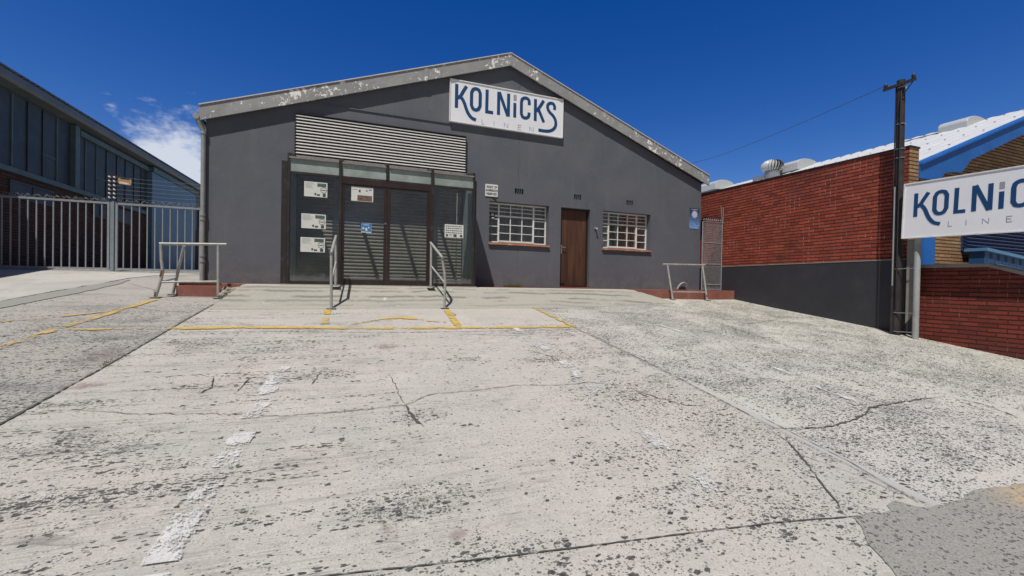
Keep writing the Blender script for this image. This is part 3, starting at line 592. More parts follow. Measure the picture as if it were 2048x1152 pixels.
# raised plaster band above the louvre and hairline cracks
mb = MB(); mb.prism([(-.75,3.715),(1.93,3.715),(1.93,3.735),(-.75,3.735)], 'y', D-.022, D+.001); mb.build('drip_band', MT['plaster'], B)
for pts in ([(3.668,3.72),(3.665,3.3),(3.672,3.1),(3.66,2.8),(3.685,2.39)], [(3.57,4.72),(3.64,4.85),(3.70,4.95),(3.72,5.2)]):
    mb = MB(); q = catm(pts, .06)
    for (a, b), (c, d_) in zip(q, q[1:]):
        ww = random.uniform(.003, .007); mb.add([(a-ww, D-.003, b), (a+ww, D-.003, b), (c+ww, D-.003, d_), (c-ww, D-.003, d_)], [(0,1,2,3)])
    mb.build('wall_crack', MT['crack'], B, fix=False)
# roof sheets
mb = MB(); a = (XL-.12, 3.20); b = (XA, 5.52); c = (XR_+.12, 3.13)
mb.prism([a, b, c, (c[0], c[1]+.03), (b[0], b[1]+.035), (a[0], a[1]+.03)], 'y', 9.66, 30.2); roof = mb.build('roof', MT['grey_roof'], B)
# fascia in overlapping lengths
FY = 9.595; SLl = (5.30-3.03)/(XA+2.93); SLr = (5.30-3.0)/(9.62-XA)
def fz(x): return 5.30-(XA-x)*SLl if x <= XA else 5.30-(x-XA)*SLr
def seg(x0, x1, out=0.0, tall=.275, name='fascia'):
    mb = MB(); mb.prism([(x0, fz(x0)-out), (x1, fz(x1)-out), (x1, fz(x1)+tall+out), (x0, fz(x0)+tall+out)], 'y', FY-out, FY+.03+out)
    mb.prism([(x0, fz(x0)+tall-.002+out), (x1, fz(x1)+tall-.002+out), (x1, fz(x1)+tall+.012+out), (x0, fz(x0)+tall+.012+out)], 'y', FY+.002-out, FY+.14)
    return mb.build(name, MT['fascia'], roof)
cuts = [-2.93, -.95, 1.35, XA, 4.15, 6.05, 8.05, 9.63]
for a, b in zip(cuts, cuts[1:]): seg(a+.002, b-.002)
for x in cuts[1:-1]:
    if x != XA: seg(x-.05, x+.05, .006, name='joint_strap')
mb = MB(); mb.prism([(XA-.03, 5.30), (XA, 5.312), (XA+.03, 5.30), (XA+.03, 5.585), (XA, 5.60), (XA-.03, 5.585)], 'y', FY-.006, FY+.03); mb.build('ridge_cap', MT['fascia'], roof)
for a, b in ((-2.93, XA), (XA, 9.63)):   # pale top edge
    mb = MB(); mb.prism([(a, fz(a)+.288), (b, fz(b)+.288), (b, fz(b)+.306), (a, fz(a)+.306)], 'y', FY-.02, FY+.10); mb.build('top_flashing', MT['fascia_top'], roof)
# soffit board behind the fascia
mb = MB(); mb.prism([(XL, topz(XL)-.005), (XA, 5.385), (XR_, topz(XR_)-.005), (XR_, topz(XR_)+.07), (XA, 5.50), (XL, topz(XL)+.07)], 'y', FY+.035, D-.003); mb.build('soffit', MT['bronze'], roof)
# gutter and downpipe at the left corner
mb = MB(); mb.tube([(-2.97, 9.58, 3.10), (-2.97, 30, 3.10)], .055, 12); mb.build('gutter', MT['pipe_grey'], B)
dp = MB(); dp.tube([(-2.955, 9.62, 3.08), (-2.93, 9.64, 2.98), (-2.88, 9.68, 2.86), (-2.872, 9.68, 2.7), (-2.872, 9.68, -.08)], .042, 14)
dpo = dp.build('downpipe', MT['pipe_grey'], B)
for z in (2.82, 1.24, 1.15, .45, .34): mb = MB(); mb.tube([(-2.872, 9.68, z-.022), (-2.872, 9.68, z+.022)], .053, 14); mb.build('pipe_collar', MT['pipe_grey'], dpo)
# louvre panel
mb = MB(); mb.box(-1.28, 2.305, 9.700, 9.715, 2.605, 3.445); lv = mb.build('louver_panel', MT['black'], B)
mb = MB(); nS = 13; pz = (3.44-2.61)/nS
for i in range(nS):
    z = 2.61 + pz*(i+.25); mb.prism([(9.665, z), (9.697, z+pz*.58), (9.697, z+pz*.70), (9.662, z+.012)], 'x', -1.28, 2.305)
mb.build('louver_slats', MT['louver'], lv)
mb = MB(); mb.box(-1.295, -1.281, 9.655, 9.716, 2.60, 3.45); mb.box(2.306, 2.32, 9.655, 9.716, 2.60, 3.45); mb.box(-1.295, 2.32, 9.655, 9.716, 3.4505, 3.462); mb.build('louver_frame', MT['black'], lv)
# vent bricks
for x0, x1, z0, z1 in vent_holes:
    mb = MB(); mb.box(x0+.001, x1-.001, D+.05, D+.06, z0+.001, z1-.001); vb = mb.build('air_vent', MT['black'], B)
    mb = MB()
    for k in range(1, 4):
        x = x0 + (x1-x0)*k/4; mb.prism([(x-.010, z0), (x+.002, z0), (x+.014, z1), (x+.002, z1)], 'y', D-.004, D+.045)
    mb.build('vent_bars', MT['plaster'], vb)

# windows
def window(x0, x1, z0, z1):
    yf = D+.17
    fr = MB(); t = .035
    fr.box(x0, x1, yf, yf+.03, z0, z0+t+.01); fr.box(x0, x1, yf, yf+.03, z1-t, z1); fr.box(x0, x0+t, yf, yf+.03, z0+t+.01, z1-t); fr.box(x1-t, x1, yf, yf+.03, z0+t+.01, z1-t)
    wd = x1-x0; a = x0+wd*.185; b = x0+wd*.775; zt = z0+.68*(z1-z0)
    wo_ = fr.build('window', MT['white_paint'], B, bevel=.003)
    mb = MB(); mb.box(a-.019, a+.019, yf-.010, yf+.028, z0+.03, z1-.03); mb.box(b-.019, b+.019, yf-.010, yf+.028, z0+.03, z1-.03)
    mb.box(a+.025, b-.025, yf-.008, yf+.026, z0+.035, z0+.075); mb.box(x0+t, x1-t, yf-.004, yf+.022, zt-.018, zt+.018)
    for k in (1, 2): x = a+(b-a)*k/3; mb.box(x-.010, x+.010, yf-.002, yf+.02, z0+.04, z1-.03)
    mb.build('mullions', MT['white_paint'], wo_)
    mb = MB()
    for k in (1, 2): z = z0+.05+(zt-z0-.05)*k/3; mb.box(a+.025, b-.025, yf, yf+.018, z-.008, z+.008)
    for zc in (.22, .42, .60): 
        z = z0+zc*(z1-z0); mb.box(x0+t, a-.025, yf, yf+.018, z-.009, z+.009); mb.box(b+.025, x1-t, yf, yf+.018, z+.001, z+.019)
    for zc in (.79, .89): z = z0+zc*(z1-z0); mb.box(x0+t, x1-t, yf+.001, yf+.017, z-.008, z+.008)
    mb.build('burglar_bars', MT['white_paint'], wo_)
    mb = MB(); mb.box(x0+.01, x1-.01, yf+.031, yf+.035, z0+.01, z1-.01); mb.build('pane', MT['win_glass'], wo_)
    def cu(s_, t_): return (x0+.0+(x1-x0)*s_, yf+.07+.018*math.sin(s_*58)+.007*math.sin(s_*131), z0-.04+(z1-z0+.1)*t_)
    mb = MB(); mb.grid(cu, 140, 2); mb.build('curtain', MT['curtain'], wo_, fix=False)
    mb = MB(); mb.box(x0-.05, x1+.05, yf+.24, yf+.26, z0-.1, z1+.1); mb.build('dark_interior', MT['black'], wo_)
    mb = MB(); nt_ = 7
    for k in range(nt_):
        xa = x0-.02+(x1-x0+.04)*k/nt_; xb = x0-.02+(x1-x0+.04)*(k+1)/nt_-.006
        j = random.uniform(-.004, .004); mb.prism([(D-.055, z0-.055+j), (D-.055, z0-.02+j), (yf, z0+.012), (yf, z0-.03)], 'x', xa, xb)
    mb.build('window_sill', MT['terracotta'], wo_, bevel=.004)
    return wo_
w1 = window(2.93, 4.52, 1.01, 2.01); w2 = window(6.11, 7.66, 1.02, 2.02)
mb = MB(); mb.box(3.0, 3.12, D+.158, D+.162, 1.60, 1.75); st = mb.build('warning_sticker', MT['ink'], w1)
for a, b, c, d_ in ((3.03, 3.09, 1.68, 1.73), (3.03, 3.1, 1.615, 1.64)): MB().box(a, b, D+.155, D+.157, c, d_).build('sticker_print', MT['paper'], w1)
# door
mb = MB(); yd = D+.13; mb.box(4.86, 4.90, yd-.03, yd+.06, -.05, 2.01); mb.box(5.68, 5.72, yd-.03, yd+.06, -.05, 2.01); mb.box(4.90, 5.68, yd-.03, yd+.06, 1.97, 2.01); 
door = MB().box(4.902, 5.678, yd, yd+.045, -.045, 1.968).build('door', MT['wood'], B, bevel=.004)
mb.build('door_frame', MT['bronze_brown'], door)
mb = MB(); mb.box(4.93, 4.965, yd-.012, yd, .82, 1.05); mb.tube([(4.948, yd-.012, .99), (4.948, yd-.05, .99), (4.955, yd-.055, .99), (5.05, yd-.055, .985)], .009, 8); mb.build('handle', MT['metal'], door)
mb = MB(); mb.box(4.905, 5.04, yd-.03, yd, .04, .075); mb.box(4.902, 5.678, yd-.015, yd, -.044, .0); mb.build('kick_bolt', MT['bronze_brown'], door)
mb = MB(); mb.box(4.86, 5.72, D-.02, yd+.06, -.075, -.048); mb.build('threshold', MT['red_paint'], door)
# small lamp bracket, vent pipe
mb = MB(); mb.box(5.85, 5.90, D-.03, D, 1.50, 1.55); mb.tube([(5.875, D-.03, 1.53), (5.885, D-.07, 1.52), (5.89, D-.085, 1.48)], [.018, .02, .026], 10); mb.build('lamp_bracket', MT['pipe_grey'], B)
mb = MB(); mb.tube([(8.60, D-.05, -.06), (8.64, D-.06, .02), (8.70, D-.07, .09), (8.80, D-.07, .13), (8.88, D-.07, .10), (8.90, D-.07, .03)], .028, 12); mb.build('vent_pipe', MT['pipe_grey'], B)

# ------------------------------------------------------------------ shopfront (part of the building)
FYs = 8.70; X0, X1 = -1.28, 2.30; MX = [-1.28, -.37, .50, 1.39, 2.30]
sf = MB()
for x in (X0+.022, X1-.022): sf.box(x-.022, x+.022, FYs, FYs+.06, -.068, 2.30)
for x in (MX[1], MX[3]): sf.box(x-.028, x+.028, FYs-.01, FYs+.06, -.068, 2.325)
sf.box(MX[2]-.02, MX[2]+.02, FYs-.01, FYs+.05, 2.03, 2.325)
for a, b in zip(MX, MX[1:]):
    sf.box(a+.045 if a == X0 else a+.029, b-.045 if b == X1 else b-.029, FYs+.002, FYs+.055, 1.985, 2.03)
sf.box(X0-.10, X0-.004, FYs+.03, FYs+.10, -.068, 2.22); sf.box(X1+.004, X1+.04, FYs+.03, FYs+.10, -.068, 2.20)
sfo = sf.build('shopfront', MT['bronze'], B, bevel=.003)
mb = MB()
for a, b in zip(MX, MX[1:]): mb.box(a+.03, b-.03, FYs-.02, FYs+.045, 2.262, 2.292)
mb.box(X0, X1, FYs+.05, FYs+.08, 2.262, 2.30); mb.build('top_rail', MT['greyframe'], sfo, bevel=.003)
for a, b in zip(MX, MX[1:]):
    mb = MB(); mb.box(a+.03, b-.03, FYs+.02, FYs+.028, 2.031, 2.261); mb.build('transom_pane', MT['frost'], sfo)
# sloping glass roof with rafters
zr0, zr1 = 2.305, 2.555
for x in MX:
    xx = min(max(x, X0+.03), X1-.03); mb = MB(); mb.prism([(FYs+.0, zr0-.005), (D-.003, zr1-.06), (D-.003, zr1+.03), (FYs+.0, zr0+.055)], 'x', xx-.03, xx+.03); mb.build('rafter', MT['bronze'], sfo)
for a, b in zip(MX, MX[1:]):
    mb = MB(); mb.prism([(FYs+.06, zr0+.012), (9.30, zr0+.012+.25*.60), (9.30, zr0+.018+.25*.60), (FYs+.06, zr0+.018)], 'x', a+.031, b-.031); mb.build('roof_pane', MT['roofglass'], sfo)
mb = MB(); mb.prism([(9.30, zr0+.15), (D-.004, zr1-.01), (D-.004, zr1+.035), (9.30, zr0+.19)], 'x', X0, X1); mb.build('flashing', MT['greyframe'], sfo)
# frosted side walls of the bay
for x in (X0+.012, X1-.012):
    mb = MB(); mb.prism([(FYs+.06, -.07), (D-.003, -.07), (D-.003, zr1-.02), (FYs+.06, zr0)], 'x', x-.008, x+.008); mb.build('side_panel', MT['blue_panel'] if False else paint('frosted_board', (.33, .39, .41), .6, .15, 3), sfo)
mb = MB(); mb.box(X0+.03, X1-.03, FYs+.06, D+.20, -.072, -.060); mb.build('display_floor', paint('display_floor', (.16, .15, .13), .7, .3, 4), sfo)
# display panes, with rails
for a, b in ((MX[0], MX[1]), (MX[3], MX[4])):
    a2 = a+.045 if a == X0 else a+.03; b2 = b-.045 if b == X1 else b-.03
    mb = MB(); mb.box(a2, b2, FYs+.025, FYs+.031, -.01, 1.984); mb.build('display_pane', MT['glass'], sfo)
    mb = MB(); mb.box(a2, b2, FYs+.004, FYs+.055, -.068, -.012); mb.build('bottom_rail', MT['bronze_brown'], sfo)
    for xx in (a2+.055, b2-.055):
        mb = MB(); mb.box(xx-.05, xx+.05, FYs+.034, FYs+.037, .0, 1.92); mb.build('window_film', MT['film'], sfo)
# double doors
mb = MB(); mb.box(MX[1]+.029, MX[3]-.029, FYs+.0, FYs+.052, 1.885, 1.984)
mb.box(MX[1]+.029, MX[1]+.05, FYs+.005, FYs+.05, -.068, 1.884); mb.box(MX[3]-.075, MX[3]-.029, FYs+.005, FYs+.05, -.068, 1.884)
mb.build('door_head', MT['bronze_brown'], sfo)
for a, b, s_ in ((MX[1]+.051, MX[2]-.002, 1), (MX[2]+.002, MX[3]-.076, -1)):
    mb = MB(); st_ = .028; ms = .06; y0, y1 = FYs+.008, FYs+.048
    l0, l1 = (a, a+st_) if s_ == 1 else (a, a+ms); r_0, r_1 = (b-ms, b) if s_ == 1 else (b-st_, b)
    mb.box(l0, l1, y0, y1, -.06, 1.88); mb.box(r_0, r_1, y0, y1, -.06, 1.88); mb.box(l1, r_0, y0, y1, -.06, .035); mb.box(l1, r_0, y0, y1, 1.86, 1.88)
    d0 = mb.build('shop_door', MT['bronze_brown'], sfo, bevel=.003)
    mb = MB(); mb.box(l1, r_0, FYs+.026, FYs+.032, .036, 1.859); mb.build('door_pane', MT['glass'], sfo)
mb = MB(); mb.tube([(MX[2]-.03, FYs+.008, 1.16), (MX[2]-.03, FYs-.006, 1.16)], .018, 12); mb.build('door_lock', MT['metal'], sfo)
# roller shutter behind, at the wall line
sh = MB(); ns = 34; zt0, zt1 = -.05, 2.54; pr = []
for i in range(ns):
    z = zt0+(zt1-zt0)*i/ns; h_ = (zt1-zt0)/ns
    for (a, b) in ((0, 0), (.10, -.015), (.35, -.026), (.62, -.026), (.86, -.015), (.96, 0)): pr.append((D+.10+b, z+h_*a))
sh.add([(x, y, z) for y, z in pr for x in (X0+.03, X1-.03)], [(2*i, 2*i+1, 2*i+3, 2*i+2) for i in range(len(pr)-1)]); sh.build('roller_shutter', MT['shutter'], sfo, fix=False)
mb = MB(); mb.tube([(2.02, 9.2, -.03), (2.02, 9.2, 2.0)], .010, 8); mb.build('hanging_cable', MT['white_paint'], sfo)

# ------------------------------------------------------------------ signs
LOGO = {'Kstem': [[.161,4.644],[.161,4.089]], 'Karm': [[.394,4.631],[.316,4.491],[.246,4.364],[.186,4.328]],
'Kleg': [[.205,4.352],[.250,4.348],[.295,4.320],[.348,4.23],[.392,4.111],[.446,4.001],[.529,3.911],[.636,3.877]],
'O': [[.519,4.503],[.519,4.21],[.554,4.137],[.624,4.112],[.695,4.145],[.730,4.222],[.731,4.516],[.698,4.587],[.626,4.610],[.553,4.580],[.519,4.503]],
'L': [[.9,4.641],[.896,4.113],[1.058,4.113]], 'N1': [[1.192,4.637],[1.192,4.085]], 'N2': [[1.205,4.637],[1.432,4.085]], 'N3': [[1.445,4.637],[1.445,4.085]],
'i': [[1.611,4.44],[1.611,4.084]], 'C': [[1.989,4.45],[1.985,4.549],[1.939,4.599],[1.864,4.603],[1.797,4.556],[1.782,4.482],[1.784,4.202],[1.814,4.137],[1.885,4.113],[1.957,4.142],[1.986,4.197],[1.99,4.264]],
'K2': [[2.156,4.627],[2.157,4.084]], 'K2a': [[2.38,4.623],[2.296,4.483],[2.189,4.328]], 'K2l': [[2.225,4.418],[2.393,4.081]],
'S': [[2.683,4.44],[2.685,4.521],[2.648,4.583],[2.573,4.592],[2.504,4.547],[2.491,4.464],[2.54,4.37],[2.645,4.285],[2.713,4.185],[2.725,4.059],[2.67,3.957],[2.559,3.89],[2.41,3.869],[2.249,3.871]]}
THIN = {'l1': [[.783,3.915],[.783,3.805],[.844,3.805]], 'l2': [[1.083,3.915],[1.083,3.802]], 'l3': [[1.344,3.802],[1.346,3.912],[1.438,3.805],[1.441,3.915]],
'l4': [[1.785,3.917],[1.706,3.917],[1.706,3.805],[1.787,3.805]], 'l4b': [[1.706,3.863],[1.774,3.863]], 'l5': [[2.008,3.802],[2.01,3.915],[2.108,3.805],[2.111,3.915]]}
def smooth_path(p, closed=False, k=6):
    if len(p) < 4: return p
    q = []
    n = len(p)
    for i in range(n-1):
        P = [p[max(0, i-1)] if not closed else p[(i-1) % (n-1)], p[i], p[i+1], p[min(n-1, i+2)] if not closed else p[(i+2) % (n-1)]]
        L1 = math.dist(P[1], P[2])
        if L1 > .2: q.append(P[1]); continue
        for j in range(k):
            t = j/k; q.append([.5*(2*P[1][c]+(P[2][c]-P[0][c])*t*min(1, 1)+(2*P[0][c]-5*P[1][c]+4*P[2][c]-P[3][c])*t*t+(3*P[1][c]-P[0][c]-3*P[2][c]+P[3][c])*t**3) if max(math.dist(P[0], P[1]), math.dist(P[2], P[3])) < .2 else P[1][c]+(P[2][c]-P[1][c])*t for c in (0, 1)])
    q.append(p[-1]); return q
def stroke(mb, p, wd, fn):
    n = len(p); Lr = []
    closed = math.dist(p[0], p[-1]) < 1e-6
    for i in range(n):
        a = p[i-1] if i else (p[-2] if closed else p[0]); b = p[i+1] if i < n-1 else (p[1] if closed else p[-1])
        d1 = Vector((p[i][0]-a[0], p[i][1]-a[1])); d2 = Vector((b[0]-p[i][0], b[1]-p[i][1]))
        if d1.length < 1e-9: d1 = d2
        if d2.length < 1e-9: d2 = d1
        d1.normalize(); d2.normalize(); t = (d1+d2); t.normalize(); k = 1/max(.6, t.dot(d2)); nn = Vector((-t.y, t.x))*wd/2*k
        Lr.append(((p[i][0]+nn.x, p[i][1]+nn.y), (p[i][0]-nn.x, p[i][1]-nn.y)))
    vs = [fn(u, v, 1) for pr_ in Lr for u, v in pr_]+[fn(u, v, 0) for pr_ in Lr for u, v in pr_]; o = 2*n
    fs = []
    for i in range(n-1):
        fs += [(2*i, 2*i+1, 2*i+3, 2*i+2), (o+2*i, o+2*i+2, o+2*i+3, o+2*i+1), (2*i, 2*i+2, o+2*i+2, o+2*i), (2*i+1, o+2*i+1, o+2*i+3, 2*i+3)]
    fs += [(0, o, o+1, 1), (2*n-2, 2*n-1, o+2*n-1, o+2*n-2)]
    mb.add(vs, fs)
def logo(fn, parent):
    # fn(u, v, front) -> world point; u from left edge 0..2.92, v as on the facade sign 3.75..4.74
    for i, (k, p) in enumerate(LOGO.items()):
        mb = MB(); stroke(mb, smooth_path(p, k == 'O'), .078, lambda u, v, fr, i=i: fn(u, v, .003+.0006*(i % 4) if fr else 0)); mb.build('lettering', MT['navy'], parent)
    mb = MB(); stroke(mb, [[1.613,4.637],[1.613,4.495]], .078, lambda u, v, fr: fn(u, v, .003 if fr else 0)); mb.build('lettering', MT['sgrey'], parent)
    for k, p in THIN.items():
        mb = MB(); stroke(mb, p, .011, lambda u, v, fr: fn(u, v, .003 if fr else 0)); mb.build('small_lettering', MT['sgrey'], parent)
S1 = empty('shop_sign', (0,0,0), 'white name board with navy letters fixed high under the grey gable', 'sign')
mb = MB(); mb.box(1.905, 4.835, 9.655, 9.715, 3.755, 4.745); mb.build('sign_board', MT['sign'], S1, bevel=.008)
mb = MB()
for a in ((1.905, 4.835, 4.722, 4.745), (1.905, 4.835, 3.755, 3.772)): mb.box(a[0], a[1], 9.640, 9.654, a[2], a[3])
for a in ((1.905, 1.925), (4.815, 4.835)): mb.box(a[0], a[1], 9.640, 9.654, 3.773, 4.721)
mb.build('sign_frame', MT['white_paint'], S1)
logo(lambda u, v, o: (1.905+u, 9.6545-o, v), S1)
S2 = empty('shop_sign', (0,0,0), 'white roadside name board with navy letters held up beside the timber pole', 'sign')
SX = 9.62; SY = 4.90; ZB = .985
mb = MB(); mb.box(SX, SX+.06, SY-2.46, SY, ZB, ZB+1.03); mb.build('sign_board', MT['sign'], S2, bevel=.008)
mb = MB(); mb.box(SX-.012, SX-.001, SY-2.46, SY, ZB+1.008, ZB+1.03); mb.box(SX-.012, SX-.001, SY-2.46, SY, ZB, ZB+.018); mb.box(SX-.012, SX-.001, SY-.02, SY, ZB+.019, ZB+1.007); mb.build('sign_frame', MT['white_paint'], S2)
logo(lambda u, v, o: (SX-.0005-o, SY-.07-.757*u, 1.377+(v-4.089)*.775), S2)
tilt = Matrix.Translation((SX, SY, 1.5)) @ Matrix.Rotation(rad(1.35), 4, 'X') @ Matrix.Translation((-SX, -SY, -1.5))
for o in [c for c in S2.children]: o.data.transform(tilt)
for yy in (4.72, 2.75): mb = MB(); mb.tube([(SX+.115, yy, H(9.7, yy)-.1), (SX+.115, yy, ZB+.8 if yy < 4 else .90), (SX+.115, yy, (ZB+.8 if yy < 4 else .9)+.035), (SX+.115, yy, (ZB+.8 if yy < 4 else .9)+.055)], [.048, .048, .038, .012], 16); mb.build('sign_post', MT['post'], S2)

MB().box(SX+.066, SX+.10, 2.6, 2.9, 1.3, 1.34).build('sign_bracket', MT['post'], S2); MB().box(SX+.066, SX+.11, 4.66, 4.74, .86, 1.2).build('sign_bracket', MT['post'], S2)
mb = MB(); mb.prism([(4.80, -.45), (4.90, -.62), (4.90, .98), (4.78, .98), (4.78, -.45)], 'x', 9.78, 9.81); mb.build('back_plate', MT['coping'], S2)
for z in (.42, -.42, -.78): mb = MB(); mb.tube([(9.68, 5.03, z), (9.70, 4.74, z+.01)], .008, 6); mb.build('clamp', MT['metal'], S2)

ra = empty('notice_sign', (0,0,0), 'small white notice reading right of admission reserved, above the left window', 'sign')
mb = MB(); mb.box(2.815, 3.135, 9.700, 9.717, 2.11, 2.405); mb.build('notice_board', MT['white_paint'], ra, bevel=.006)
for i, tx in enumerate(('RIGHT OF', 'ADMISSION', 'RESERVED')): text('lettering', tx, .072, MT['ink'], ra, (2.975, 9.6985, 2.318-.083*i), (rad(90), 0, 0), .001, sx=.80, off=.0022)
mb = MB(); mb.tube([(3.0, 9.71, 2.11), (3.07, 9.70, 2.07), (3.1, 9.71, 2.03)], .012, 8); mb.build('bracket', MT['ink'], ra)

bp = empty('wall_poster', (0,0,0), 'blue advertising poster with a pale cloud-like figure near the right corner of the wall', 'poster')
mb = MB(); mb.box(9.03, 9.395, 9.712, 9.717, 1.715, 2.32)
m_, n = mat('blue_poster_print'); p = n.pos(); x, y, z = n.xyz(p)
c = n.mix(n.ss(z, 1.7, 2.3), (.12, .25, .52), (.035, .05, .13)); dd = n.vm('LENGTH', n.comb(n.m('DIVIDE', n.m('SUBTRACT', x, 9.22), .12), 0, n.m('DIVIDE', n.m('SUBTRACT', z, 2.14), .12)))
c = n.mix(n.ss(n.m('ADD', dd, n.m('MULTIPLY', n.noise(p, 16, 4, .6), 1.0)), 1.6, 1.1), c, (.5, .52, .66)); c = n.mix(n.m('MULTIPLY', n.ss(n.noise(n.comb(n.m('MULTIPLY', x, 3), 0, n.m('MULTIPLY', z, 14)), 3, 4, .6), .52, .6), n.m('MULTIPLY', n.ss(z, 1.95, 1.85), .7)), c, (.45, .6, .8))
n.out(n.bsdf(c, .35)); mb.build('poster_sheet', m_, bp)
mb = MB(); mb.box(9.09, 9.33, 9.7105, 9.7117, 2.275, 2.285); mb.build('poster_text', MT['paper'], bp)

# papers stuck to the shop window
PY = FYs+.020
def paper(x0, x1, z0, z1, label, kind, tilt=0.0, y=PY):
    e = empty('paper_notice', (0,0,0), label, 'notice', None)
    mb = MB(); mb.box(x0, x1, y, y+.002, z0, z1); mb.build('sheet', MT['paper'], e)
    w_, h_ = x1-x0, z1-z0; P = lambda u, v: (x0+u*w_, z0+v*h_)
    def rects(lst, m, nm, lay=0):
        mb = MB()
        for a, b, c, d_ in lst: mb.box(x0+a*w_, x0+b*w_, y-.0012-lay*.0008, y-.0002-lay*.0008, z0+c*h_, z0+d_*h_)
        mb.build(nm, m, e)
    if kind == 'estate':
        rects([(.05, .05+random.uniform(.28, .42), .90-.065*i, .92-.065*i) for i in range(6)], MT['inkgrey'], 'printed_lines')
        rects([(.56, .95, .70, .93)], MT['green_ink'], 'printed_photo'); rects([(.44, .52, .12, .26), (.55, .68, .08, .2), (.8, .93, .04, .26)], MT['ink'], 'printed_marks')
        mb = MB(); c = P(.84, .48); q = [[c[0]+.052*math.cos(t*math.pi/12), c[1]+.052*math.sin(t*math.pi/12)] for t in range(25)]; q[-1] = q[0]
        stroke(mb, q, .009, lambda u, v, fr: (u, y-.0013 if fr else y-.0003, v)); mb.box(c[0]-.034, c[0]+.034, y-.0013, y-.0003, c[1]-.008, c[1]+.008); mb.build('printed_stamp', MT['ink'], e)
    elif kind == 'photo':
        rects([(.28, .95, .03, .42)], MT['brown_ink'], 'printed_photo'); rects([(.34, .42, .62, .80), (.66, .74, .72, .80), (.8, .93, .80, .86), (.04, .28, .78, .80)], MT['ink'], 'printed_marks')
    elif kind == 'sticker':
        rects([(0.02, .98, .10, .98)], MT['blue_ink'], 'printed_photo'); rects([(.12, .3, .35, .55), (.4, .6, .2, .5), (.68, .8, .45, .62), (.2, .8, .78, .84)], MT['paper'], 'printed_marks', 1)
    elif kind == 'rates':
        for r_, (v, nn_) in enumerate(((.86, 9), (.70, 8), (.53, 8), (.36, 8))):
            rects([(.06+.88*k/nn_, .06+.88*(k+random.uniform(.55, .85))/nn_, v-.035, v+.035) for k in range(nn_)], MT['ink'], 'printed_lines')
        rects([(.07, .18, .07, .24), (.24, .40, .17, .22), (.47, .64, .05, .26), (.82, .94, .05, .24)], MT['ink'], 'printed_marks')
    return e
paper(-1.0, -.60, 1.585, 1.865, 'white property notice with dark green photo, topmost of three on left shop window', 'estate')
paper(-1.04, -.62, .985, 1.26, 'white property notice with dark green photo, middle of three on left shop window', 'estate')
paper(-1.05, -.63, .54, .815, 'white property notice with dark green photo, lowest of three on left shop window', 'estate')
paper(-.175, .23, 1.57, 1.85, 'white notice with a brown photo at the top of the left glass shop door', 'photo', y=FYs+.022)
paper(.015, .205, .965, 1.15, 'small blue printed sticker in the middle of the left glass shop door', 'sticker', y=FYs+.022)
paper(1.66, 2.06, .96, 1.235, 'white notice with rows of black print on the right shop window', 'rates')

# weed at the foot of the wall
we = MB()
for i in range(90):
    a = random.uniform(0, 6.28); r_ = random.uniform(.01, .13); x = 3.55+r_*math.cos(a)*1.9; y = 9.64+.04*math.sin(a); z = -.075; hgt = random.uniform(.02, .075)
    dx_, dy_ = random.uniform(-.04, .04), random.uniform(-.03, .0); we.add([(x-.008, y, z), (x+.008, y, z), (x+dx_+.006, y+dy_, z+hgt), (x+dx_-.006, y+dy_, z+hgt)], [(0,1,2,3)])
tag(we.build('weed', MT['leaf'], fix=False), 'low tuft of green weed at the foot of the wall below the left window', 'weed')

# ------------------------------------------------------------------ handrails
def base(mb, x, y, z, s_=.075): mb.box(x-s_, x+s_, y-s_, y+s_, z, z+.010)
def handrail(label, posts, top, lows, plates, rusty=(), r=.024):
    e = empty('handrail', (0,0,0), label, 'handrail', 'grey pipe handrails in front of the building')
    for p in posts: MB().tube(p, r, 14).build('post', MT['rail'], e)
    MB().tube(top, r*1.05, 14).build('top_rail', MT['rail'], e)
    for p in lows: MB().tube(p, r*.72, 12).build('lower_rail', MT['rail'], e)
    for p in plates: mb = MB(); base(mb, *p); mb.build('base_plate', MT['rail'], e)
    for p in rusty: MB().tube(p, r*1.08, 14).build('rusty_patch', MT['rust'], e)['label'] = 'brown rusted band on the pipe'
    return e
zf = H(-.45, 7.8)
handrail('short sloping grey handrail left of the glass doors', [[(-.42,8.5,-.09),(-.43,8.5,.82)], [(-.45,7.78,zf-.02),(-.455,7.78,-.05),(-.46,7.78,.46)]],
         [(-.43,8.55,.845),(-.46,7.74,.47)], [[(-.42,8.5,.36),(-.455,7.78,.0)]], [(-.42,8.5,-.092), (-.45,7.78,zf+.008)])
handrail('short sloping grey handrail with a kinked front post right of the glass doors', [[(1.355,8.5,-.09),(1.35,8.5,.79)], [(1.50,7.78,zf-.02),(1.505,7.78,0.0),(1.49,7.78,.2),(1.44,7.78,.455)]],
         [(1.345,8.54,.81),(1.44,7.76,.475),(1.445,7.74,.465)], [[(1.355,8.5,.34),(1.50,7.78,.0)]], [(1.355,8.5,-.092), (1.50,7.78,zf+.008)])
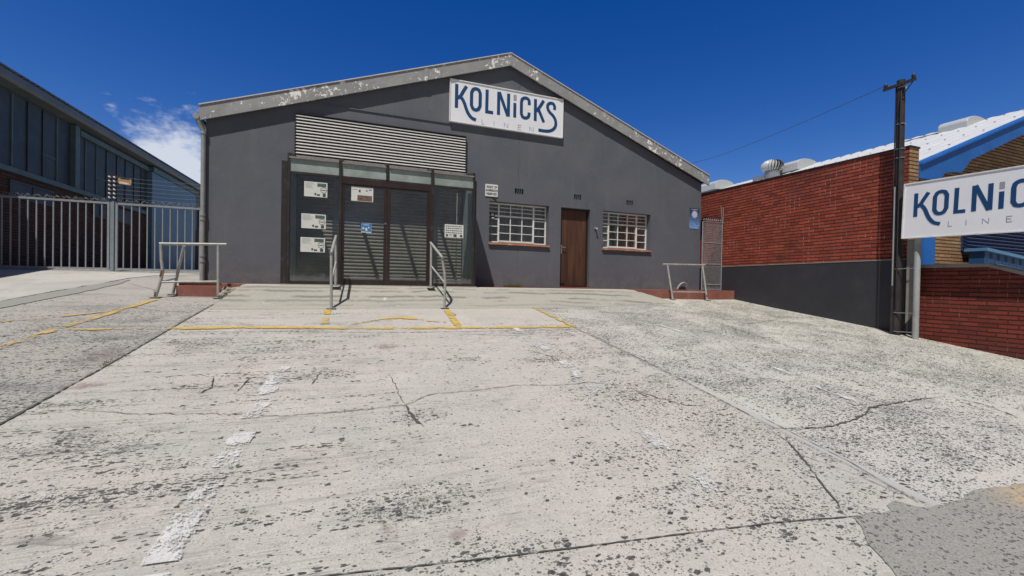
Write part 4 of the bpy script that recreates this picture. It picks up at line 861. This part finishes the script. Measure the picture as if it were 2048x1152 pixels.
handrail('bent rusty handrail by the red step at the left corner of the building',
         [[(-2.36,8.78,H(-2.36,8.78)),(-2.37,8.78,.61)], [(-3.27,8.78,H(-3.27,8.78)),(-3.20,8.78,-.05),(-3.17,8.78,.12),(-3.19,8.78,.3),(-3.20,8.78,.585)], [(-3.14,9.1,H(-3.14,9.1)),(-2.97,8.95,.35),(-2.90,8.86,.57)]],
         [(-3.22,8.78,.585),(-2.24,8.78,.62)], [[(-3.22,8.78,-.07),(-2.36,8.78,-.045)], [(-3.22,8.79,-.07),(-3.07,9.02,.0)]],
         [(-2.36,8.78,H(-2.36,8.78)+.008), (-3.27,8.78,H(-3.27,8.78)+.008), (-3.14,9.1,H(-3.14,9.1)+.008)],
         [[(-3.195,8.78,.02),(-3.172,8.78,.13)], [(-3.268,8.78,H(-3.27,8.78)+.02),(-3.258,8.78,H(-3.27,8.78)+.10)]])
handrail('low grey handrail on two leaning posts near the right end of the red step',
         [[(7.67,8.78,H(7.67,8.78)),(7.62,8.95,.57)], [(8.82,8.78,H(8.82,8.78)),(8.80,8.95,.60)]],
         [(7.48,8.96,.59),(8.90,8.96,.615)], [[(7.66,8.83,-.13),(8.82,8.83,-.13)]], [(7.67,8.78,H(7.67,8.78)+.008), (8.82,8.78,H(8.82,8.78)+.008)], [[(8.82,8.782,-.25),(8.82,8.80,-.20)]])

# ------------------------------------------------------------------ side gate between the buildings
sg = empty('side_gate', (0,0,0), 'narrow wire mesh gate between the grey building and the brick wall', 'gate')
gz0, gz1 = -.07, 1.90; mb = MB(); gy = 9.42
for x in (9.24, 9.97): mb.tube([(x, gy, gz0), (x, gy, gz1)], .014, 8)
for z in (gz0+.02, .09, .68, 1.30, gz1): mb.tube([(9.24, gy, z), (9.97, gy, z)], .011, 8)
mb.build('gate_frame', MT['gate_paint'], sg)
mb = MB(); st = .042; k = -40
while k < 60:
    for s_ in (1, -1):
        pts = []
        x0 = 9.49; 
        z = gz0+k*st; a = (9.24, z) if s_ == 1 else (9.24, z+.66)
        b = (9.97, z+.66) if s_ == 1 else (9.97, z)
        z0_, z1_ = a[1], b[1]
        if max(z0_, z1_) < gz0+.02 or min(z0_, z1_) > gz1-.02: continue
        def clip(p_, q_):
            (xa, za), (xb, zb) = p_, q_
            for lim, sg_ in ((gz0, 1), (gz1, -1)):
                if (za-lim)*sg_ < 0: t = (lim-za)/(zb-za); xa, za = xa+(xb-xa)*t, lim
                if (zb-lim)*sg_ < 0: t = (lim-za)/(zb-za); xb, zb = xa+(xb-xa)*t, lim
            return (xa, za), (xb, zb)
        (xa, za), (xb, zb) = clip(a, b); mb.tube([(xa, gy+.004*s_, za), (xb, gy+.004*s_, zb)], .0028, 4, False)
    k += 1
for j in range(65): mb.tube([(9.24, gy+.007, gz0+.03*j), (9.97, gy+.007, gz0+.03*j)], .0016, 4, False)
mb.build('wire_mesh', MT['wire'], sg)
mb = MB()
for i in range(9):
    x = 9.26+.078*i; mb.tube([(x-.03, gy-.03, gz1+.03), (x+.02, gy, gz1+.07), (x+.05, gy+.02, gz1+.10)], .007, 6)
mb.tube([(9.24, gy, gz1+.05), (9.97, gy, gz1+.06)], .006, 6); mb.build('spike_strip', MT['gate_paint'], sg)
mb = MB(); mb.tube([(9.975, gy-.02, 1.9), (9.97, gy-.02, 2.35)], .010, 6); mb.tube([(9.95, gy-.02, 1.9), (9.88, gy-.02, 2.4)], .009, 6); mb.build('stay_rod', MT['gate_paint'], sg)

# ------------------------------------------------------------------ right-hand building (red brick side, tan gable, blue trim)
N = empty('brick_workshop', (0,0,0), 'red and tan brick workshop with white sheet roof and blue verge board', 'building')
def wtop(y): return 2.795 + (y-5.0)*.0185
mb = MB(); mb.add([(10, 5.02, .615), (10, 28, .615), (10, 28, wtop(28)), (10, 5.02, wtop(5.02))], [(3,2,1,0)])
mb.add([(10.28, 5.02, -1), (10.28, 28, -1), (10.28, 28, wtop(28)), (10.28, 5.02, wtop(5.02))], [(0,1,2,3)]); mb.build('brick_wall', MT['red_brick'], N, fix=False)
mb = MB(); mb.prism([(5.022, -1.4), (28, -.6), (28, .61), (5.022, .61)], 'x', 9.985, 10.0); mb.build('painted_wall_base', MT['dark_wall'], N)
mb = MB(); mb.prism([(5.022, .6101), (28, .6101), (28, .632), (5.022, .632)], 'x', 9.978, 9.9995); mb.build('ledge', MT['coping'], N)
MB().box(9.986, 10.28, 4.998, 5.018, -1.4, .611).build('painted_wall_base', MT['dark_wall'], N)
mb = MB(); mb.box(10.0, 10.28, 5.0, 5.018, .612, wtop(5)-.001); mb.build('brick_pier', MT['tan_brick'], N)
mb = MB(); mb.prism([(4.99, wtop(5)), (28, wtop(28)), (28, wtop(28)+.035), (4.99, wtop(5)+.035)], 'x', 9.985, 10.30); mb.build('wall_capping', MT['bronze'], N)
mb = MB(); mb.add([(10.28, 5.32, -1.5), (23.3, 5.32, -1.5), (23.3, 5.32, 2.35), (16.8, 5.32, 4.85), (10.28, 5.32, 2.35)], [(0,1,2,3,4)]); mb.build('gable_wall', MT['tan_brick'], N, fix=False)
rz = lambda x: 2.50+.38*(x-10.3) if x <= 16.8 else 2.50+.38*6.5-.38*(x-16.8)
# roof as real corrugated sheet with profile along y
rp = MB(); NY = 150
def rf(s_, t):
    x = 10.30+6.5*s_; y = 5.02+23*t; return (x, y, rz(x)+.009*math.sin(y*2*math.pi/.34))
rp.grid(rf, 6, NY*5); rp.grid(lambda s_, t: (16.8+6.6*s_, 5.02+23*t, rz(16.8+6.6*s_)+.018*math.sin((5.02+23*t)*2*math.pi/.34)), 4, 200)
nr = rp.build('roof', MT['white_roof'], N, fix=False)
mb = MB()
for i in range(5):
    x = 10.9+1.35*i
    for j in range(34): y = 5.0+.085+.34*j+(.0); z = rz(x)+.02; mb.box(x-.018, x+.018, y-.014, y+.014, z, z+.012)
mb.build('roof_bolts', MT['zinc'], nr)
mb = MB(); mb.prism([(10.28, 2.22), (10.95, 2.24), (11.15, 2.42), (11.75, 2.50), (12.05, 2.78), (16.8, rz(16.8)-.30), (16.8, rz(16.8)-.02), (10.28, rz(10.28)-.02)], 'y', 4.985, 5.012); mb.build('verge_board', MT['blue'], N)
mb = MB(); mb.prism([(16.8, rz(16.8)-.30), (23.4, rz(23.4)-.3), (23.4, rz(23.4)-.02), (16.8, rz(16.8)-.02)], 'y', 4.985, 5.012); mb.prism([(10.28, rz(10.28)-.015), (16.8, rz(16.8)-.015), (16.8, rz(16.8)+.02), (10.28, rz(10.28)+.02)], 'y', 4.93, 5.16); mb.build('verge_cap', MT['blue'], N)
mb = MB(); mb.tube([(10.72, 5.12, -1.4), (10.72, 5.12, 1.98)], .185, 24); mb.tube([(10.72, 5.12, 1.98), (10.72, 5.12, 2.12), (10.72, 5.12, 2.22)], [.21, .21, .17], 24); mb.build('blue_column', MT['blue'], N)
lb = MB(); lb.box(12.55, 21.0, 5.29, 5.315, .92, 2.2); lbo = lb.build('louver_panel', MT['blue_dark'], N)
mb = MB()
for i in range(16): z = .95+.078*i; mb.prism([(5.20, z), (5.285, z+.055), (5.285, z+.066), (5.195, z+.012)], 'x', 12.55, 21.0)
mb.build('louver_slats', MT['blue_louver'], lbo)
def vent(y0, y1, x, zt, label):
    e = empty('roof_vent', (0,0,0), label, 'roof vent', 'boxy vents on the white roof')
    zb = rz(x)-.15; ym = y1-(y1-y0)*.0
    mb = MB(); mb.box(x-.45, x+.25, y0-.0, y1+.85, zb, zt-.42); mb.build('vent_base', MT['zinc'], e)
    mb = MB(); pts = [(x-.62, zt-.46), (x-.62, zt-.20)] + [(x-.035-.585*math.cos(math.pi*k/10), zt-.20+.21*math.sin(math.pi*k/10)) for k in range(1, 10)] + [(x+.55, zt-.20), (x+.55, zt-.46)]; mb.prism(pts, 'y', y0-.15, y1); mb.build('vent_hood', MT['zinc_white'], e, bevel=.02)
    mb = MB(); mb.box(x-.55, x+.3, y1+.02, y1+.95, zt-.55, zt-.30); mb.build('vent_cowl', MT['zinc'], e)
vent(11.4, 12.3, 16.2, 5.02, 'boxy white-hooded vent beside the round turbine on the white roof')
vent(15.4, 16.5, 16.3, 5.13, 'boxy white-hooded vent just above the right end of the grey building')
vent(6.85, 7.35, 16.6, 5.02, 'large boxy grey vent high on the white roof right of the pole')
tv = empty('turbine_vent', (0,0,0), 'round ribbed metal turbine vent on the white roof', 'roof vent')
vx, vy, vz = 15.2, 12.0, 4.25
MB().tube([(vx, vy, vz-.1), (vx, vy, vz+.36)], .27, 24).build('vent_neck', MT['zinc'], tv)
prof = [(.28, 0), (.35, .07), (.385, .18), (.36, .29), (.27, .385), (.12, .44), (.02, .45)]
MB().tube([(vx, vy, vz+.37+.45*i/12) for i in range(13)], [.30*math.sin(math.acos(max(-1, min(1, 1-2*(i/12*.92+.08)))))+.02 for i in range(13)], 20).build('turbine_core', MT['bronze'], tv)
mb = MB(); nb = 22
for k in range(nb):
    a = 2*math.pi*k/nb; v = []
    for i, (r_, h_) in enumerate(prof):
        for da in (0, .20): aa = a+da+.22*i/len(prof); rr = r_+(.015 if da == 0 else -.03); v.append((vx+rr*math.cos(aa), vy+rr*math.sin(aa), vz+.37+h_))
    mb.add(v, [(2*i, 2*i+1, 2*i+3, 2*i+2) for i in range(len(prof)-1)], True)
mb.build('turbine_blades', MT['zinc_white'], tv, fix=False)

# low brick boundary wall on the right
lw = empty('boundary_wall', (0,0,0), 'low dark red brick boundary wall with sloping cement coping behind the roadside sign', 'wall')
pl = [(4.87, .44), (3.86, .43), (3.45, .28), (2.0, -.22), (-6, -.30)]
mb = MB(); pts = [(4.87, -1.6)] + pl + [(-6, -2.6)]; mb.prism([(a, b) for a, b in pts][::-1], 'x', 9.96, 10.18); mb.build('brickwork', MT['red_brick_low'], lw)
mb = MB(); cp_ = [(a, b+.001) for a, b in pl] + [(a, b+.062) for a, b in pl[::-1]]; mb.prism(cp_, 'x', 9.925, 10.215); mb.build('coping', MT['coping'], lw, bevel=.006)
# blue cladding shed behind it
bs = empty('blue_shed', (0,0,0), 'blue clad lean-to with pale sloping top edge behind the boundary wall', 'shed')
mb = MB(); mb.prism([(12.35, -1.5), (18, -1.5), (18, .40), (12.35, .87)], 'y', 4.86, 5.1)
mb.build('cladding', m_corr('blue_cladding_ribs', (.014, .075, .20), 'x', .30, .5, 0, .45, (.02, .06, .14)), bs)
mb = MB(); mb.prism([(12.30, .875), (18.1, .405), (18.1, .47), (12.30, .94)], 'y', 4.80, 5.16); mb.build('top_edge', paint('pale_blue_trim', (.10, .24, .42), .45, .1), bs)
mb = MB(); mb.prism([(4.2, .0), (4.45, .0), (4.45, .585), (4.2, .585)], 'x', 10.6, 10.75)

# timber utility pole with wires
up = empty('utility_pole', (0,0,0), 'dark creosoted timber utility pole standing beside the roadside sign', 'pole')
px, py = 9.76, 5.04
MB().tube([(px, py, H(px, py)-.3), (px, py, 1.5), (px-.005, py+.01, 4.06)], [.074, .070, .064], 18).build('pole_shaft', MT['pole'], up)
mb = MB(); mb.box(px-.10, px-.066, py-.26, py+.26, 3.93, 3.985); mb.tube([(px-.08, py-.22, 3.94), (px-.075, py-.03, 3.70)], .009, 6); mb.build('crossarm', MT['pole'], up)
for yy in (-.22, .22): mb = MB(); mb.tube([(px-.083, py+yy, 3.985), (px-.083, py+yy, 4.02), (px-.083, py+yy, 4.07)], [.02, .035, .015], 12); mb.build('insulator', MT['bronze'], up)
for z in (2.72, 2.55, 3.9, 3.2): mb = MB(); mb.tube([(px, py, z), (px, py, z+.018)], .077, 18); mb.build('steel_band', MT['metal'], up)
mb = MB(); mb.tube([(px-.09, py-.04, -.3), (px-.09, py-.04, 3.6), (px-.05, py-.02, 3.95)], .012, 8); mb.tube([(px-.07, py+.06, 1.0), (px-.06, py+.06, 4.0)], .01, 6); mb.build('cable', MT['wire_dark'], up)
mb = MB(); mb.tube([(9.66, 5.06, H(9.66, 5.06)-.1), (9.66, 5.06, 0.1)], .016, 10); mb.build('conduit', MT['pole'], up)
mb = MB(); mb.tube([(9.66, 5.06, 0.101), (9.66, 5.06, 2.0)], .013, 10); mb.build('conduit', MT['pipe_grey'], up)
A = Vector((px-.083, py+.22, 4.03)); Bv = Vector((27.24, 30, 11.26)); Bv = Vector((27.24*1.6, 48, 18.01))
Bv = A + (Vector((27.24, 30, 11.18))-A)*1.15
mb = MB(); mb.tube([A+(Bv-A)*(i/30)+Vector((0, 0, -.35*4*(i/30)*(1-i/30))) for i in range(31)], [.006+.014*i/30 for i in range(31)], 5)
mb.build('overhead_wire', MT['wire_dark'], up)

# ------------------------------------------------------------------ left: driveway gate
def gate(x0, x1, label):
    e = empty('driveway_gate', (0,0,0), label, 'gate', 'grey barred driveway gate leaves')
    Y = 12.35; z0, z1 = .17, 1.74; mb = MB()
    mb.box(x0, x1, Y-.02, Y+.02, z1-.045, z1); mb.box(x0, x1, Y-.02, Y+.02, z0, z0+.045); mb.box(x0, x0+.04, Y-.019, Y+.019, z0+.046, z1-.046); mb.box(x1-.04, x1, Y-.019, Y+.019, z0+.046, z1-.046)
    mb.build('gate_frame', MT['gate_paint'], e)
    nb = int((x1-x0)/.141); src = None
    for i in range(1, nb):
        x = x0+(x1-x0)*i/nb
        if src is None:
            src = MB().box(-.010, .010, -.010, .010, z0+.046, z1-.046).build('gate_bar', MT['gate_paint'], e); src.location = (x, Y, 0)
        else:
            c = src.copy(); COL.objects.link(c); c.parent = e; c.location = (x, Y, 0)
    mb = MB(); pts = []
    L = x1-x0; q = int(L/.02)
    for i in range(q): t = i/q; pts.append((x0+L*t, Y+.035*math.cos(t*L*38), z1+.045+.035*math.sin(t*L*38)))
    mb.tube(pts, .0028, 4)
    for i in range(int(L/.10)):
        x = x0+.1*i; a = random.uniform(0, 3.1); dx_, dz_ = .035*math.cos(a), .035*math.sin(a); mb.tube([(x-dx_, Y, z1+.05-dz_), (x+dx_, Y, z1+.05+dz_)], .0028, 4)
    mb.build('barbed_wire', MT['wire'], e); return e
gate(-9.6, -5.475, 'long barred driveway gate leaf left of the pale gate post'); gate(-5.365, -2.98, 'shorter barred driveway gate leaf between the pale post and the grey building')
gp = empty('gate_post', (0,0,0), 'pale blue-grey square steel post between the two gate leaves', 'post')
MB().box(-5.455, -5.385, 12.32, 12.38, .0, 1.76).build('post_shaft', MT['gate_post'], gp, bevel=.005)
ef = MB(); ef.box(-5.475, -5.455, 12.33, 12.35, 1.77, 2.38); ef.box(-5.385, -5.365, 12.33, 12.35, 1.77, 2.38)
efo = empty('electric_fence_bracket', (0,0,0), 'black electric fence bracket with white insulators standing on the gate post', 'fence bracket')
ef.build('bracket_frame', MT['bronze'], efo)
for i in range(6):
    z = 1.84+.095*i
    mb = MB()
    for x in (-5.465, -5.375): mb.tube([(x, 12.33, z), (x, 12.28, z+.01)], [.022, .016], 8)
    mb.build('insulator', MT['white_paint'], efo)
    mb = MB(); mb.box(-5.50, -5.34, 12.32, 12.36, z+.03, z+.06); mb.build('spacer', MT['bronze'], efo)
    MB().tube([(-5.42, 12.30, z+.01), (-4.2, 12.32, z-.01), (-2.95, 12.34, z+.01)], .0016, 4).build('fence_wire', MT['wire'], efo)
bn = empty('warning_sign', (0,0,0), 'small brown and white warning tag hanging on the electric fence wires', 'sign')
mb = MB(); pts = [(-5.30,2.20),(-5.275,2.17),(-5.08,2.15),(-5.055,2.18),(-5.05,2.27),(-5.075,2.30),(-5.10,2.275),(-5.25,2.285),(-5.275,2.315),(-5.305,2.29)]
mb.prism(pts, 'y', 12.285, 12.295); mb.build('sign_plate', paint('tan_sign', (.42, .25, .10), .5, .2), bn)
mb = MB(); mb.prism([(-5.275,2.185),(-5.10,2.165),(-5.10,2.205),(-5.275,2.225)], 'y', 12.281, 12.2845); mb.build('sign_print', MT['paper'], bn)

# ------------------------------------------------------------------ left-hand building in shade
Lb = empty('long_factory', (0,0,0), 'long shaded factory with brown brick base and teal window band behind the gate', 'building')
LX = -8.5
mb = MB(); mb.box(LX-10, LX, 4, 40, -.6, 2.64); mb.build('brick_wall', MT['brown_brick'], Lb)
mb = MB(); mb.box(LX-.02, LX+.05, 4, 21.95, 2.66, 2.80); mb.build('sill_band', MT['teal_light'], Lb)
mb = MB(); mb.box(LX-10, LX-.03, 4, 40, 2.64, 4.80); mb.build('clerestory_panel', MT['teal'], Lb)
mul = [-.55*0+5.2+.58*i for i in range(16)] + [14.67, 15.22, 15.8, 16.38, 17.76, 18.37, 18.98, 19.66, 20.26, 20.91, 21.5]
for y in mul: MB().box(LX-.03, LX-.005, y-.02, y+.02, 2.80, 4.72).build('mullion', MT['teal_light'] if random.random() < .35 else MT['bronze'], Lb)
mb = MB()
for y0, y1, z in ((15.8, 16.38, 3.45), (18.37, 18.98, 3.4), (12.2, 12.8, 3.5), (9.2, 9.8, 3.45)): mb.box(LX-.03, LX-.012, y0+.03, y1-.03, z, z+.035)
mb.build('window_rail', MT['teal_light'], Lb)
MB().box(LX-.03, LX+.10, 17.02, 17.24, 2.80, 4.74).build('pilaster', MT['teal_light'], Lb)
MB().box(LX-.03, LX+.10, 9.2, 9.42, 2.801, 4.74).build('pilaster', MT['teal_light'], Lb)
mb = MB(); mb.prism([(17.3, 4.50), (22.0, 4.50), (22.0, 4.66), (17.3, 4.66)], 'x', LX-.03, LX+.09); mb.build('beam', MT['teal_light'], Lb)
mb = MB(); mb.box(LX-.5, LX+.16, 22.0, 27.0, -.4, 4.50); mb.build('blue_panel', MT['blue_panel'], Lb)
mb = MB(); mb.box(LX-.4, LX+.22, 22.0, 27.2, 4.51, 4.72); mb.build('beam', MT['teal_light'], Lb)
mb = MB(); mb.prism([(LX-.03, 4.76), (LX+.30, 4.80), (LX+.34, 4.86), (LX+.34, 5.04), (LX+.28, 5.07), (LX-.03, 5.07)], 'y', 4, 40); gu = mb.build('gutter', MT['gutter'], Lb, bevel=.02)
mb = MB(); mb.prism([(LX-10.5, 7.6), (LX+.33, 5.075), (LX+.33, 5.12), (LX-10.5, 7.66)], 'y', 3.9, 40); mb.build('roof', MT['dark_roof'], Lb)
for (y0, y1, z0, z1) in ((14.55, 16.2, 2.02, 2.48), (18.1, 19.0, 2.05, 2.52), (19.5, 20.7, 2.08, 2.56), (11.5, 13.0, 2.0, 2.46), (28, 31, 2.0, 3.9)):
    fr = MB(); fr.box(LX, LX+.03, y0, y1, z0, z0+.05); fr.box(LX, LX+.03, y0, y1, z1-.05, z1)
    for y in (y0, (y0+y1)/2-.02, y1-.04): fr.box(LX+.001, LX+.029, y, y+.04, z0+.051, z1-.051)
    wo_ = fr.build('window', MT['teal'], Lb); MB().box(LX, LX+.012, y0+.03, y1-.03, z0+.04, z1-.04).build('pane', MT['teal'], wo_)
